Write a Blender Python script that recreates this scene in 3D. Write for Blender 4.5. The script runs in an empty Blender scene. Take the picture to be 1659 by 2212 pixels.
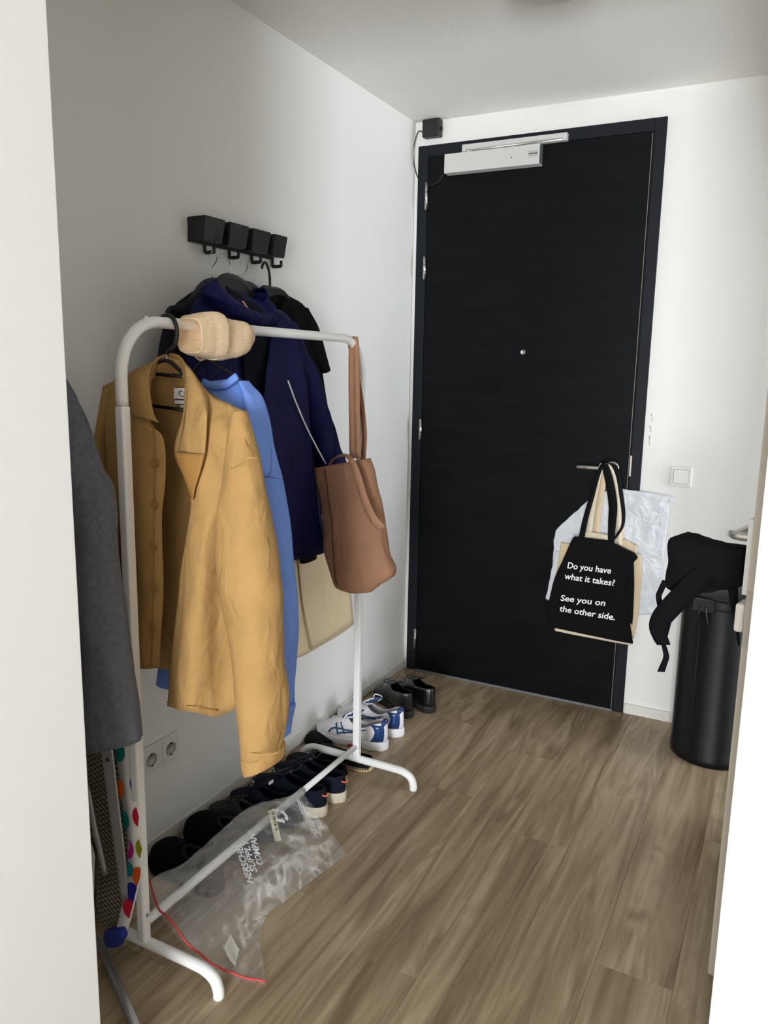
import bpy, bmesh, math, random
from mathutils import Vector, Matrix, noise
random.seed(7)
SC = bpy.context.scene
COL = SC.collection
PI = math.pi

# ------------------------------------------------------------------ camera
cam_data = bpy.data.cameras.new('camera')
cam_data.sensor_fit = 'HORIZONTAL'
cam_data.sensor_width = 36.0
cam_data.lens = 1706.97 / 1659 * 36.0
cam_data.clip_start = 0.02
cam = bpy.data.objects.new('camera', cam_data)
COL.objects.link(cam)
cam.matrix_world = Matrix(((0.887156, -0.097230, 0.451111, 1.58553),
                           (0.461141, 0.149863, -0.874580, -3.31400),
                           (0.017431, 0.983914, 0.177789, 1.43080),
                           (0, 0, 0, 1)))
SC.camera = cam

# ------------------------------------------------------------------ world, light, exposure
SC.view_settings.view_transform = 'Standard'
SC.view_settings.look = 'None'
SC.view_settings.gamma = 1.0
SC.view_settings.exposure = -0.50
SC.view_settings.use_curve_mapping = False
world = bpy.data.worlds.new('world')
SC.world = world
world.use_nodes = True
wb = world.node_tree.nodes['Background']
wb.inputs[0].default_value = (0.80, 0.90, 1.0, 1)
wb.inputs[1].default_value = 1.0


def area_light(name, loc, rot, sx, sy, power, colour):
    d = bpy.data.lights.new(name, 'AREA')
    d.shape = 'RECTANGLE'
    d.size, d.size_y, d.energy, d.color = sx, sy, power, colour
    o = bpy.data.objects.new(name, d)
    o.location, o.rotation_euler = loc, rot
    COL.objects.link(o)
    return o


# daylight through the window of the room behind the camera
area_light('window_daylight', (2.55, -8.27, 1.25), (math.radians(94), 0, 0), 1.3, 2.3, 570, (0.92, 0.965, 1.0))
# daylight of the side room that comes through its doorway onto the left wall
area_light('side_daylight', (4.1, -0.42, 0.95), (math.radians(130), 0, math.radians(90)), 0.75, 1.7, 108, (0.84, 0.92, 1.0))

# ------------------------------------------------------------------ materials
MATS = {}


def rgb(r, g, b):
    def c(v):
        v /= 255.0
        return v / 12.92 if v <= 0.04045 else ((v + 0.055) / 1.055) ** 2.4
    return (c(r), c(g), c(b), 1)


def mat(name, col, rough=0.6, metal=0.0, bump=0.0, bscale=200.0, var=0.0, vscale=8.0, sheen=0.0, spec=0.5,
        stretch=None, coat=0.0, crease=0.0, cscale=16.0):
    """A Principled surface with a fine procedural relief and a soft colour variation."""
    if name in MATS:
        return MATS[name]
    m = bpy.data.materials.new(name)
    m.use_nodes = True
    nt = m.node_tree
    N, L = nt.nodes, nt.links
    b = N['Principled BSDF']
    b.inputs['Base Color'].default_value = col
    b.inputs['Roughness'].default_value = rough
    b.inputs['Metallic'].default_value = metal
    b.inputs['Specular IOR Level'].default_value = spec
    if coat:
        b.inputs['Coat Weight'].default_value = coat
        b.inputs['Coat Roughness'].default_value = 0.15
    if sheen:
        b.inputs['Sheen Weight'].default_value = sheen
        b.inputs['Sheen Roughness'].default_value = 0.5
        b.inputs['Sheen Tint'].default_value = col
    tc = N.new('ShaderNodeTexCoord')
    src = tc.outputs['Object']
    if stretch:
        mp = N.new('ShaderNodeMapping')
        mp.inputs['Scale'].default_value = stretch
        L.new(src, mp.inputs['Vector'])
        src = mp.outputs['Vector']
    if var:
        n = N.new('ShaderNodeTexNoise')
        n.inputs['Scale'].default_value = vscale
        n.inputs['Detail'].default_value = 4
        L.new(src, n.inputs['Vector'])
        r = N.new('ShaderNodeMapRange')
        r.inputs['From Min'].default_value = 0.3
        r.inputs['From Max'].default_value = 0.7
        r.inputs['To Min'].default_value = 1 - var
        r.inputs['To Max'].default_value = 1 + var
        L.new(n.outputs['Fac'], r.inputs['Value'])
        mx = N.new('ShaderNodeVectorMath')
        mx.operation = 'SCALE'
        mx.inputs[0].default_value = col[:3]
        L.new(r.outputs['Result'], mx.inputs['Scale'])
        L.new(mx.outputs['Vector'], b.inputs['Base Color'])
    if bump:
        n2 = N.new('ShaderNodeTexNoise')
        n2.inputs['Scale'].default_value = bscale
        n2.inputs['Detail'].default_value = 3
        L.new(src, n2.inputs['Vector'])
        bp = N.new('ShaderNodeBump')
        bp.inputs['Strength'].default_value = bump
        bp.inputs['Distance'].default_value = 0.002
        L.new(n2.outputs['Fac'], bp.inputs['Height'])
        L.new(bp.outputs['Normal'], b.inputs['Normal'])
    if crease:                      # soft creases wider than the weave
        mp = N.new('ShaderNodeMapping')
        mp.inputs['Scale'].default_value = (1.0, 1.0, 0.55)
        mp.inputs['Rotation'].default_value = (0.3, 0.35, 0.2)
        L.new(tc.outputs['Object'], mp.inputs['Vector'])
        n3 = N.new('ShaderNodeTexNoise')
        n3.inputs['Scale'].default_value = cscale
        n3.inputs['Detail'].default_value = 2.5
        n3.inputs['Distortion'].default_value = 0.9
        L.new(mp.outputs['Vector'], n3.inputs['Vector'])
        bp2 = N.new('ShaderNodeBump')
        bp2.inputs['Strength'].default_value = crease
        bp2.inputs['Distance'].default_value = 0.012
        L.new(n3.outputs['Fac'], bp2.inputs['Height'])
        if bump:
            L.new(bp2.outputs['Normal'], bp.inputs['Normal'])
        else:
            L.new(bp2.outputs['Normal'], b.inputs['Normal'])
    MATS[name] = m
    return m


def wood_floor_mat():
    m = bpy.data.materials.new('oak_vinyl')
    m.use_nodes = True
    nt = m.node_tree
    N, L = nt.nodes, nt.links
    b = N['Principled BSDF']
    b.inputs['Roughness'].default_value = 0.42
    b.inputs['Specular IOR Level'].default_value = 0.35
    tc = N.new('ShaderNodeTexCoord')
    oi = N.new('ShaderNodeObjectInfo')
    add = N.new('ShaderNodeVectorMath'); add.operation = 'MULTIPLY_ADD'
    L.new(oi.outputs['Random'], add.inputs[0])
    add.inputs[1].default_value = (37.0, 53.0, 19.0)
    L.new(tc.outputs['Object'], add.inputs[2])
    # broad swirling warp
    mp0 = N.new('ShaderNodeMapping'); mp0.inputs['Scale'].default_value = (5.0, 1.6, 1)
    L.new(add.outputs[0], mp0.inputs['Vector'])
    w = N.new('ShaderNodeTexNoise'); w.inputs['Scale'].default_value = 1.0; w.inputs['Detail'].default_value = 2.0
    L.new(mp0.outputs['Vector'], w.inputs['Vector'])
    # rings: sin of the warp field gives cathedral figures
    mul = N.new('ShaderNodeMath'); mul.operation = 'MULTIPLY'; mul.inputs[1].default_value = 60.0
    L.new(w.outputs['Fac'], mul.inputs[0])
    sn = N.new('ShaderNodeMath'); sn.operation = 'SINE'
    L.new(mul.outputs[0], sn.inputs[0])
    # straight grain streaks
    mp1 = N.new('ShaderNodeMapping'); mp1.inputs['Scale'].default_value = (20.0, 1.3, 1)
    L.new(add.outputs[0], mp1.inputs['Vector'])
    g = N.new('ShaderNodeTexNoise'); g.inputs['Scale'].default_value = 1.0; g.inputs['Detail'].default_value = 6.0
    g.inputs['Roughness'].default_value = 0.6; g.inputs['Distortion'].default_value = 1.6
    L.new(mp1.outputs['Vector'], g.inputs['Vector'])
    mp2 = N.new('ShaderNodeMapping'); mp2.inputs['Scale'].default_value = (9.0, 0.7, 1)
    L.new(add.outputs[0], mp2.inputs['Vector'])
    g2 = N.new('ShaderNodeTexNoise'); g2.inputs['Scale'].default_value = 1.0; g2.inputs['Detail'].default_value = 3.0
    L.new(mp2.outputs['Vector'], g2.inputs['Vector'])
    # only let the rings show in patches
    patch = N.new('ShaderNodeMapRange')
    patch.inputs['From Min'].default_value = 0.5; patch.inputs['From Max'].default_value = 0.68
    L.new(g2.outputs['Fac'], patch.inputs['Value'])
    rp = N.new('ShaderNodeMath'); rp.operation = 'MULTIPLY'
    L.new(sn.outputs[0], rp.inputs[0]); L.new(patch.outputs[0], rp.inputs[1])
    s1 = N.new('ShaderNodeMath'); s1.operation = 'MULTIPLY_ADD'; s1.inputs[1].default_value = 0.085
    L.new(rp.outputs[0], s1.inputs[0]); L.new(g.outputs['Fac'], s1.inputs[2])
    s2 = N.new('ShaderNodeMath'); s2.operation = 'MULTIPLY_ADD'; s2.inputs[1].default_value = 0.55
    L.new(g2.outputs['Fac'], s2.inputs[0]); L.new(s1.outputs[0], s2.inputs[2])
    cr = N.new('ShaderNodeValToRGB')
    e = cr.color_ramp.elements
    e[0].position = 0.55; e[0].color = rgb(126, 106, 82)
    e[1].position = 1.0; e[1].color = rgb(192, 174, 146)
    k = e.new(0.76); k.color = rgb(162, 142, 114)
    L.new(s2.outputs[0], cr.inputs['Fac'])
    # a slight shade of its own for each plank
    tone = N.new('ShaderNodeMapRange'); tone.inputs['To Min'].default_value = 0.97; tone.inputs['To Max'].default_value = 1.03
    L.new(oi.outputs['Random'], tone.inputs['Value'])
    sc = N.new('ShaderNodeVectorMath'); sc.operation = 'SCALE'
    L.new(cr.outputs['Color'], sc.inputs[0]); L.new(tone.outputs[0], sc.inputs['Scale'])
    L.new(sc.outputs[0], b.inputs['Base Color'])
    bp = N.new('ShaderNodeBump'); bp.inputs['Strength'].default_value = 0.12; bp.inputs['Distance'].default_value = 0.001
    L.new(g.outputs['Fac'], bp.inputs['Height'])
    L.new(bp.outputs['Normal'], b.inputs['Normal'])
    return m


# ------------------------------------------------------------------ builders
def wloc(o):
    v = Vector((0, 0, 0))
    while o is not None:
        v += o.location
        o = o.parent
    return v


def link_mesh(name, verts, faces, m, parent=None, smooth=True, mats=None, fmat=None):
    me = bpy.data.meshes.new(name)
    off = wloc(parent) if parent else Vector((0, 0, 0))
    me.from_pydata([tuple(Vector(v) - off) for v in verts], [], faces)
    for k in (mats or [m]):
        me.materials.append(k)
    if fmat:
        me.polygons.foreach_set('material_index', fmat)
    me.polygons.foreach_set('use_smooth', [smooth] * len(me.polygons))
    me.update()
    o = bpy.data.objects.new(name, me)
    COL.objects.link(o)
    if parent:
        o.parent = parent
    return o


def link_bm(name, bm, m, parent=None, smooth=False, mats=None):
    off = wloc(parent) if parent else Vector((0, 0, 0))
    bmesh.ops.translate(bm, verts=bm.verts, vec=-off)
    bmesh.ops.recalc_face_normals(bm, faces=bm.faces)
    me = bpy.data.meshes.new(name)
    bm.to_mesh(me)
    bm.free()
    for k in (mats or [m]):
        me.materials.append(k)
    me.polygons.foreach_set('use_smooth', [smooth] * len(me.polygons))
    o = bpy.data.objects.new(name, me)
    COL.objects.link(o)
    if parent:
        o.parent = parent
    return o


def thing(name, label, cat, loc=(0, 0, 0), group=None):
    o = bpy.data.objects.new(name, None)
    o.empty_display_size = 0.05
    o.location = loc
    COL.objects.link(o)
    return tag(o, label, cat, group)


def tag(o, label, cat, group=None):
    o['label'] = label
    o['category'] = cat
    if group:
        o['group'] = group
    return o


def structure(o):
    o['kind'] = 'structure'
    return o


def bm_box(bm, lo, hi, bev=0.0, seg=2, rot=None, mi=0):
    r = bmesh.ops.create_cube(bm, size=1)
    vs = r['verts']
    c = (Vector(lo) + Vector(hi)) / 2
    s = Vector(hi) - Vector(lo)
    bmesh.ops.scale(bm, vec=s, verts=vs)
    if bev:
        es = list({e for v in vs for e in v.link_edges})
        rr = bmesh.ops.bevel(bm, geom=es, offset=bev, segments=seg, affect='EDGES', profile=0.5)
        vs = list({v for f in rr['faces'] for v in f.verts} | {v for v in vs if v.is_valid})
    if rot is not None:
        bmesh.ops.rotate(bm, cent=(0, 0, 0), matrix=rot, verts=vs)
    bmesh.ops.translate(bm, vec=c, verts=vs)
    if mi:
        for f in {f for v in vs for f in v.link_faces}:
            f.material_index = mi
    return vs


def box(name, lo, hi, m, parent=None, bev=0.0, seg=2, rot=None):
    bm = bmesh.new()
    bm_box(bm, lo, hi, bev, seg, rot)
    return link_bm(name, bm, m, parent, smooth=False)


def smooth_path(pts, n):
    """Catmull-Rom through pts, n samples per span."""
    P = [Vector(p) for p in pts]
    if len(P) < 3 or n <= 1:
        return P
    out = []
    for i in range(len(P) - 1):
        p0 = P[i - 1] if i else P[0] * 2 - P[1]
        p3 = P[i + 2] if i + 2 < len(P) else P[-1] * 2 - P[-2]
        for k in range(n):
            t = k / n
            a, b = P[i], P[i + 1]
            out.append(0.5 * ((2 * a) + (b - p0) * t + (2 * p0 - 5 * a + 4 * b - p3) * t * t + (3 * a - p0 - 3 * b + p3) * t ** 3))
    out.append(P[-1])
    return out


def frames(P):
    T = []
    for i in range(len(P)):
        d = P[min(i + 1, len(P) - 1)] - P[max(i - 1, 0)]
        T.append(d.normalized() if d.length > 1e-9 else Vector((0, 0, 1)))
    ref = Vector((0, 0, 1)) if abs(T[0].z) < 0.9 else Vector((1, 0, 0))
    u = (ref - T[0] * ref.dot(T[0])).normalized()
    F = []
    for t in T:
        u = (u - t * u.dot(t))
        u = u.normalized() if u.length > 1e-6 else t.orthogonal().normalized()
        F.append((u, t.cross(u)))
    return F


def tube_geo(pts, r, seg=12, n=1, cap=True, squash=1.0):
    P = smooth_path(pts, n)
    F = frames(P)
    V, Q = [], []
    for i, p in enumerate(P):
        rr = r(i / (len(P) - 1)) if callable(r) else r
        for k in range(seg):
            a = 2 * PI * k / seg
            V.append(p + F[i][0] * rr * math.cos(a) + F[i][1] * rr * squash * math.sin(a))
    for i in range(len(P) - 1):
        for k in range(seg):
            a, b = i * seg + k, i * seg + (k + 1) % seg
            Q.append((a, b, b + seg, a + seg))
    if cap:
        Q.append(tuple(range(seg - 1, -1, -1)))
        Q.append(tuple((len(P) - 1) * seg + k for k in range(seg)))
    return V, Q


def tube(name, pts, r, m, parent=None, seg=12, n=1, squash=1.0):
    V, Q = tube_geo(pts, r, seg, n, True, squash)
    return link_mesh(name, V, Q, m, parent)


def lathe(name, prof, centre, m, parent=None, seg=40, axis='z', smooth=True):
    V, Q = [], []
    c = Vector(centre)
    for (r, h) in prof:
        for k in range(seg):
            a = 2 * PI * k / seg
            if axis == 'z':
                V.append(c + Vector((r * math.cos(a), r * math.sin(a), h)))
            elif axis == 'y':
                V.append(c + Vector((r * math.cos(a), h, r * math.sin(a))))
            else:
                V.append(c + Vector((h, r * math.cos(a), r * math.sin(a))))
    for i in range(len(prof) - 1):
        for k in range(seg):
            a, b = i * seg + k, i * seg + (k + 1) % seg
            Q.append((a, b, b + seg, a + seg))
    Q.append(tuple(range(seg)))
    Q.append(tuple((len(prof) - 1) * seg + k for k in range(seg)))
    o = link_mesh(name, V, Q, m, parent, smooth)
    if smooth:
        sharp(o, 40)
    return o


def sharp(o, deg=35):
    """Keep hard creases hard on a smooth-shaded mesh."""
    bm = bmesh.new()
    bm.from_mesh(o.data)
    for e in bm.edges:
        if len(e.link_faces) == 2 and e.calc_face_angle(0) > math.radians(deg):
            e.smooth = False
    bmesh.ops.recalc_face_normals(bm, faces=bm.faces)
    bm.to_mesh(o.data)
    bm.free()
    return o


def resample(pts, n):
    """n points evenly spread along a polyline."""
    P = [Vector(p) for p in pts]
    D = [0.0]
    for i in range(1, len(P)):
        D.append(D[-1] + (P[i] - P[i - 1]).length)
    out = []
    j = 0
    for k in range(n):
        d = D[-1] * k / (n - 1)
        while j < len(P) - 2 and D[j + 1] < d:
            j += 1
        s = D[j + 1] - D[j]
        t = (d - D[j]) / s if s > 1e-9 else 0
        out.append(P[j].lerp(P[j + 1], min(max(t, 0), 1)))
    return out


def grid_faces(nr, nc, closed=False):
    Q = []
    for i in range(nr - 1):
        for k in range(nc if closed else nc - 1):
            a, b = i * nc + k, i * nc + (k + 1) % nc
            Q.append((a, b, b + nc, a + nc))
    return Q


def wrinkle(p, amp, scale=9.0, seed=0.0, vstretch=0.35):
    """Soft cloth relief: folds that run mostly downwards."""
    q = Vector((p.x * scale + seed, p.y * scale + seed * 1.7, p.z * scale * vstretch))
    return amp * (noise.noise(q) + 0.5 * noise.noise(q * 2.3))


def solidify(o, th, offset=-1.0):
    md = o.modifiers.new('thickness', 'SOLIDIFY')
    md.thickness = th
    md.offset = offset
    return o


def displace(V, Q, amp, scale, seed, vstretch=0.35, mask=None):
    """Move vertices along their normals by the cloth relief."""
    Nn = [Vector((0, 0, 0)) for _ in V]
    for f in Q:
        n = (V[f[1]] - V[f[0]]).cross(V[f[2]] - V[f[0]])
        for i in f:
            Nn[i] += n
    out = []
    for i, v in enumerate(V):
        n = Nn[i].normalized() if Nn[i].length > 1e-12 else Vector((0, 0, 0))
        w = mask(i, v) if mask else 1.0
        out.append(v + n * wrinkle(v, amp, scale, seed, vstretch) * w)
    return out


def rows_grid(rows, nc, sub):
    """Spread each row to nc points and smooth between the rows."""
    R = [resample(smooth_path(r, 6) if len(r) > 2 else r, nc) for r in rows]
    if sub > 1:
        cols = [smooth_path([R[i][k] for i in range(len(R))], sub) for k in range(nc)]
        R = [[cols[k][i] for k in range(nc)] for i in range(len(cols[0]))]
    return R


def sheet(name, rows, m, parent=None, nc=24, sub=4, amp=0.0, scale=9.0, seed=0.0, vs=0.35, th=0.003, mask=None, offset=0.0):
    """A piece of cloth through rows of points, given relief and thickness."""
    R = rows_grid(rows, nc, sub)
    V = [p for r in R for p in r]
    Q = grid_faces(len(R), nc)
    if amp:
        V = displace(V, Q, amp, scale, seed, vs, mask)
    o = link_mesh(name, V, Q, m, parent)
    if th:
        solidify(o, th, offset)
    return o


def puff_geo(left, right, thick, axis, ns=6, seg=28, power=2.4, tv=0.0):
    """Closed rings between a left and a right outline; each ring is a soft oval `thick` deep along axis."""
    Lp, Rp = smooth_path(left, ns), smooth_path(right, ns)
    if len(Lp) != len(Rp):
        k = max(len(Lp), len(Rp))
        Lp, Rp = resample(Lp, k), resample(Rp, k)
    n = len(Lp)
    ax = Vector(axis)
    V = []
    for i in range(n):
        t = i / (n - 1)
        th = thick(t) if callable(thick) else thick
        c = (Lp[i] + Rp[i]) / 2
        h = (Rp[i] - Lp[i]) / 2
        if tv:                      # a deep fold shows its flank too: keep the visible width as drawn
            hl = max(h.length, 1e-6)
            h = h * (max(0.45 * hl, math.sqrt(max(hl * hl - (th / 2 * tv) ** 2, 0.0))) / hl)
        for k in range(seg):
            a = 2 * PI * k / seg
            ca, sa = math.cos(a), math.sin(a)
            cx = math.copysign(abs(ca) ** (2 / power), ca)
            sx = math.copysign(abs(sa) ** (2 / power), sa)
            V.append(c + h * cx + ax * (th / 2) * sx)
    return V, grid_faces(n, seg, True), n, seg


def puff(name, left, right, thick, axis, m, parent=None, ns=6, seg=28, power=2.4, amp=0.0, scale=9.0, seed=0.0, vs=0.35,
         cap=True, hollow=0.0, tv=0.0):
    V, Q, n, s = puff_geo(left, right, thick, axis, ns, seg, power, tv)
    if amp:
        V = displace(V, Q, amp, scale, seed, vs)
    if hollow:                                    # turn the hem in so that the end reads as an opening
        last = V[(n - 1) * s:]
        c = sum(last, Vector((0, 0, 0))) / s
        prev = V[(n - 3) * s:(n - 2) * s]
        up = sum(prev, Vector((0, 0, 0))) / s - c
        up.normalize()
        b = len(V)
        V += [p.lerp(c, 0.06) for p in last]
        V += [p.lerp(c, 0.10) + up * hollow for p in last]
        Q += [tuple((n + j) * s + q for q in (k, (k + 1) % s)) + tuple((n + j + 1) * s + q for q in ((k + 1) % s, k)) for j in (-1, 0) for k in range(s)]
        Q.append(tuple(b + s + k for k in range(s)))
        Q.append(tuple(range(s - 1, -1, -1)))
    elif cap:
        Q.append(tuple(range(s - 1, -1, -1)))
        Q.append(tuple((n - 1) * s + k for k in range(s)))
    return link_mesh(name, V, Q, m, parent)


def ribbon(name, pts, wdir, width, m, parent=None, n=6, th=0.002):
    """A flat strap along pts; wdir is the direction of its width (or a list of them)."""
    P = smooth_path(pts, n)
    V = []
    for i, p in enumerate(P):
        if isinstance(wdir, list):
            t = i / (len(P) - 1) * (len(wdir) - 1)
            a = min(int(t), len(wdir) - 2)
            w = Vector(wdir[a]).lerp(Vector(wdir[a + 1]), t - a).normalized()
        else:
            w = Vector(wdir).normalized()
        wd = width(i / (len(P) - 1)) if callable(width) else width
        V += [p - w * wd / 2, p, p + w * wd / 2]
    o = link_mesh(name, V, grid_faces(len(P), 3), m, parent)
    solidify(o, th, 0.0)
    return o


def text_mesh(name, body, origin, xdir, ydir, size, m, parent=None, surf=None, bold=0.0, th=0.0006, squeeze=1.0):
    """Lettering as thin mesh; xdir/ydir are the baseline and the up direction; surf drapes it on a surface."""
    cu = bpy.data.curves.new(name, 'FONT')
    cu.body = body
    cu.size = 1.0
    cu.offset = bold
    cu.resolution_u = 3
    tmp = bpy.data.objects.new(name, cu)
    COL.objects.link(tmp)
    bpy.context.view_layer.update()
    me = bpy.data.meshes.new_from_object(tmp.evaluated_get(bpy.context.evaluated_depsgraph_get()))
    bpy.data.objects.remove(tmp)
    bm = bmesh.new()
    bm.from_mesh(me)
    bpy.data.meshes.remove(me)
    if surf:
        bmesh.ops.triangulate(bm, faces=bm.faces)
        for _ in range(2):
            bmesh.ops.subdivide_edges(bm, edges=[e for e in bm.edges if e.calc_length() > 0.25], cuts=1)
    O, X, Y = Vector(origin), Vector(xdir).normalized(), Vector(ydir).normalized()
    for v in bm.verts:
        p = O + X * v.co.x * size * squeeze + Y * v.co.y * size
        v.co = surf(p) if surf else p
    for f in bm.faces:
        f.normal_update()
    return link_bm(name, bm, m, parent)


# shared colours
M_WALL = mat('wall_paint', rgb(240, 238, 234), 0.85, bump=0.35, bscale=140, spec=0.2)
M_CEIL = mat('ceiling_paint', rgb(240, 237, 232), 0.9, bump=0.6, bscale=90, spec=0.2)
M_TRIM = mat('trim_paint', rgb(226, 223, 216), 0.5, spec=0.4)
M_FRAME = mat('door_frame_paint', rgb(27, 30, 35), 0.5, spec=0.15, bump=0.03, bscale=60)
M_DOOR = mat('black_door_laminate', rgb(11, 12, 14), 0.5, spec=0.10, bump=0.06, bscale=24, var=0.4, vscale=4, stretch=(1, 1, 6))
M_STEEL = mat('brushed_steel', rgb(200, 196, 190), 0.32, metal=1.0, bump=0.05, bscale=300)
M_WHITEMETAL = mat('white_powder_coat', rgb(246, 246, 245), 0.34, bump=0.03, bscale=250)
M_WHITEPL = mat('white_plastic', rgb(232, 230, 226), 0.35)
M_BLACKPL = mat('black_plastic', rgb(22, 22, 24), 0.45)
M_GALV = mat('grey_metal', rgb(160, 160, 160), 0.4, metal=0.9, var=0.05)
M_FLOOR = wood_floor_mat()
M_BOUNCE_FLOOR = mat('bounce_tone_floor', rgb(160, 148, 128), 0.6, bump=0.1, bscale=30)  # unseen floor finish, its tone set for the light it bounces
M_ABSORB = mat('bounce_absorb_grey', rgb(150, 147, 142), 0.85, bump=0.35, bscale=140, spec=0.2)  # grey given to unseen walls to soak up bounced light
M_ROOM = mat('room_paint', rgb(236, 235, 233), 0.85, bump=0.08, bscale=140, spec=0.2)

# ================================================================== room
H = 2.483
XR = 1.75                    # right wall of the hall
YR = -8.4
structure(box('wall_left', (-0.12, -2.4, 0), (0, 0.12, H), M_WALL))
structure(box('wall_back', (0, 0, 0), (XR + 0.12, 0.12, H), M_WALL))
bm = bmesh.new()
bm_box(bm, (XR, -1.62, 0), (XR + 0.12, -0.71, H))
bm_box(bm, (XR, -0.05, 0), (XR + 0.12, 0, H))
bm_box(bm, (XR, -0.71, 2.1), (XR + 0.12, -0.05, H))
structure(link_bm('wall_right', bm, M_WALL))
# the side room that door_2 opens from, with daylight of its own
structure(box('wall_side_back', (XR + 0.12, 0, 0), (4.2, 0.12, H), M_ROOM))
bm = bmesh.new()
bm_box(bm, (4.2, -1.62, 0), (4.32, 0.12, 0.25))
bm_box(bm, (4.2, -1.62, 2.35), (4.32, 0.12, H))
structure(link_bm('wall_side_far', bm, M_ROOM))
structure(box('wall_near_left', (-0.12, YR, 0), (0.532, -2.4, H), M_ROOM, bev=0.002))
structure(box('wall_near_right', (1.546, -1.70, 0), (4.32, -1.62, H), M_ROOM, bev=0.002))
structure(box('wall_far_right', (3.3, YR, 0), (3.42, -1.62, H), M_ABSORB))  # unseen wall set close in to keep bounced light off the overshirt
bm = bmesh.new()
bm_box(bm, (0.532, YR, 0), (1.88, YR + 0.12, H))
bm_box(bm, (3.15, YR, 0), (3.3, YR + 0.12, H))
bm_box(bm, (1.88, YR, 0), (3.15, YR + 0.12, 0.08))
bm_box(bm, (1.88, YR, 2.42), (3.15, YR + 0.12, H))
structure(link_bm('wall_rear', bm, M_ABSORB))
structure(box('ceiling', (-0.12, YR, H), (3.42, 0.12, H + 0.1), M_CEIL))
floor = structure(box('floor', (-0.12, YR, -0.12), (3.42, 0.12, -0.004), M_FLOOR))
structure(box('floor_near_room', (0.532, YR, -0.0039), (3.3, -2.6, 0), M_BOUNCE_FLOOR))

# vinyl planks, each with its own eased edges
PW, PL = 0.182, 1.22
bm = bmesh.new()
g = 0.0002
bm_box(bm, (g, g, -0.004), (PW - g, PL - g, 0), 0)
top = [e for e in bm.edges if all(v.co.z > -0.001 for v in e.verts)]
bmesh.ops.bevel(bm, geom=top, offset=0.0006, segments=1, affect='EDGES')
plank0 = link_bm('plank', bm, M_FLOOR, floor)
first = True
for i in range(11):
    y, ln = 0.0, PL * (0.25 + (0.43 * i) % 0.75)
    while y > -2.65:
        p = plank0 if first else plank0.copy()
        if not first:
            COL.objects.link(p)
        first = False
        p.location = (0.002 + i * PW, y - ln, 0)
        p.scale = (1, ln / PL, 1)
        y -= ln
        ln = PL

# skirting boards with a small eased top
def skirting(name, lo, hi):
    return structure(box(name, lo, hi, M_TRIM, bev=0.003))
skirting('baseboard_left', (0, -2.4, 0), (0.011, -0.0115, 0.043))
skirting('baseboard_back', (1.052, -0.0125, 0), (XR, 0, 0.043))
skirting('baseboard_right', (XR - 0.011, -1.62, 0), (XR, -0.71, 0.043))

# ------------------------------------------------------------------ front door
door = structure(bpy.data.objects.new('door_1', None))
COL.objects.link(door)
door.location = (0.534, 0, 0)
bm = bmesh.new()
bm_box(bm, (0.0185, -0.012, 0), (0.066, 0, 2.383), 0.002)
bm_box(bm, (1.0065, -0.012, 0), (1.049, 0, 2.383), 0.002)
bm_box(bm, (0.066, -0.012, 2.336), (1.0065, 0, 2.383), 0.002)
structure(link_bm('door_frame', bm, M_FRAME, door))
box('door_rebate', (0.066, -0.002, 0), (1.0065, 0.0, 2.336), mat('dark_gap', rgb(8, 8, 9), 0.8), door)
leaf = box('door_leaf', (0.0725, -0.014, 0.010), (1.0015, -0.0025, 2.331), M_DOOR, door, bev=0.0015)
box('door_edge_strip', (0.9985, -0.0146, 0.012), (1.0012, -0.0142, 2.329), mat('worn_edge', rgb(120, 112, 100), 0.5), leaf)
box('weather_strip', (0.068, -0.022, 0.0), (1.004, -0.003, 0.0095), mat('grey_rubber', rgb(120, 122, 126), 0.5, metal=0.3, bump=0.4, bscale=60), door, bev=0.002)
for (za, zb) in ((2.229, 2.118), (1.921, 1.825), (1.210, 1.117), (0.212, 0.113)):
    c = 0.0665
    hg = tube('hinge', [(c, -0.021, za), (c, -0.021, zb)], 0.0068, M_STEEL, door, seg=14)
    for t in (0.35, 0.65):
        z = za + (zb - za) * t
        lathe('hinge_ring', [(0.0069, -0.0012), (0.0074, -0.0008), (0.0074, 0.0008), (0.0069, 0.0012)], (c, -0.021, z), M_BLACKPL, hg, seg=14)
# spy hole
pc = (0.5327,-0.014,1.5116)
lathe('peephole', [(0.0105, 0.0), (0.0105, -0.003), (0.008, -0.0045), (0.005, -0.0035), (0.002, -0.003)], pc, M_STEEL, leaf, seg=20, axis='y')
# strike plate on the frame
box('strike_plate', (1.0035, -0.0165, 1.018), (1.0115, -0.0115, 1.104), mat('polished_steel', rgb(235, 232, 225), 0.2, metal=1.0), door, bev=0.001)
# lever handle
hx, hz = 0.937, 1.049
hd = lathe('door_handle', [(0.026, 0), (0.026, -0.006), (0.024, -0.008)], (hx, -0.014, hz), M_STEEL, leaf, seg=28, axis='y')
lever = tube('lever', [(hx, -0.02, hz), (hx, -0.045, hz), (hx - 0.004, -0.058, hz), (hx - 0.02, -0.064, hz), (hx - 0.135, -0.064, hz - 0.001)], 0.0088, M_STEEL, hd, seg=14, n=3)
cyl = lathe('lock_rose', [(0.026, 0), (0.026, -0.006), (0.02, -0.008), (0.012, -0.008)], (hx, -0.014, hz - 0.085), M_STEEL, leaf, seg=28, axis='y')

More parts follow.
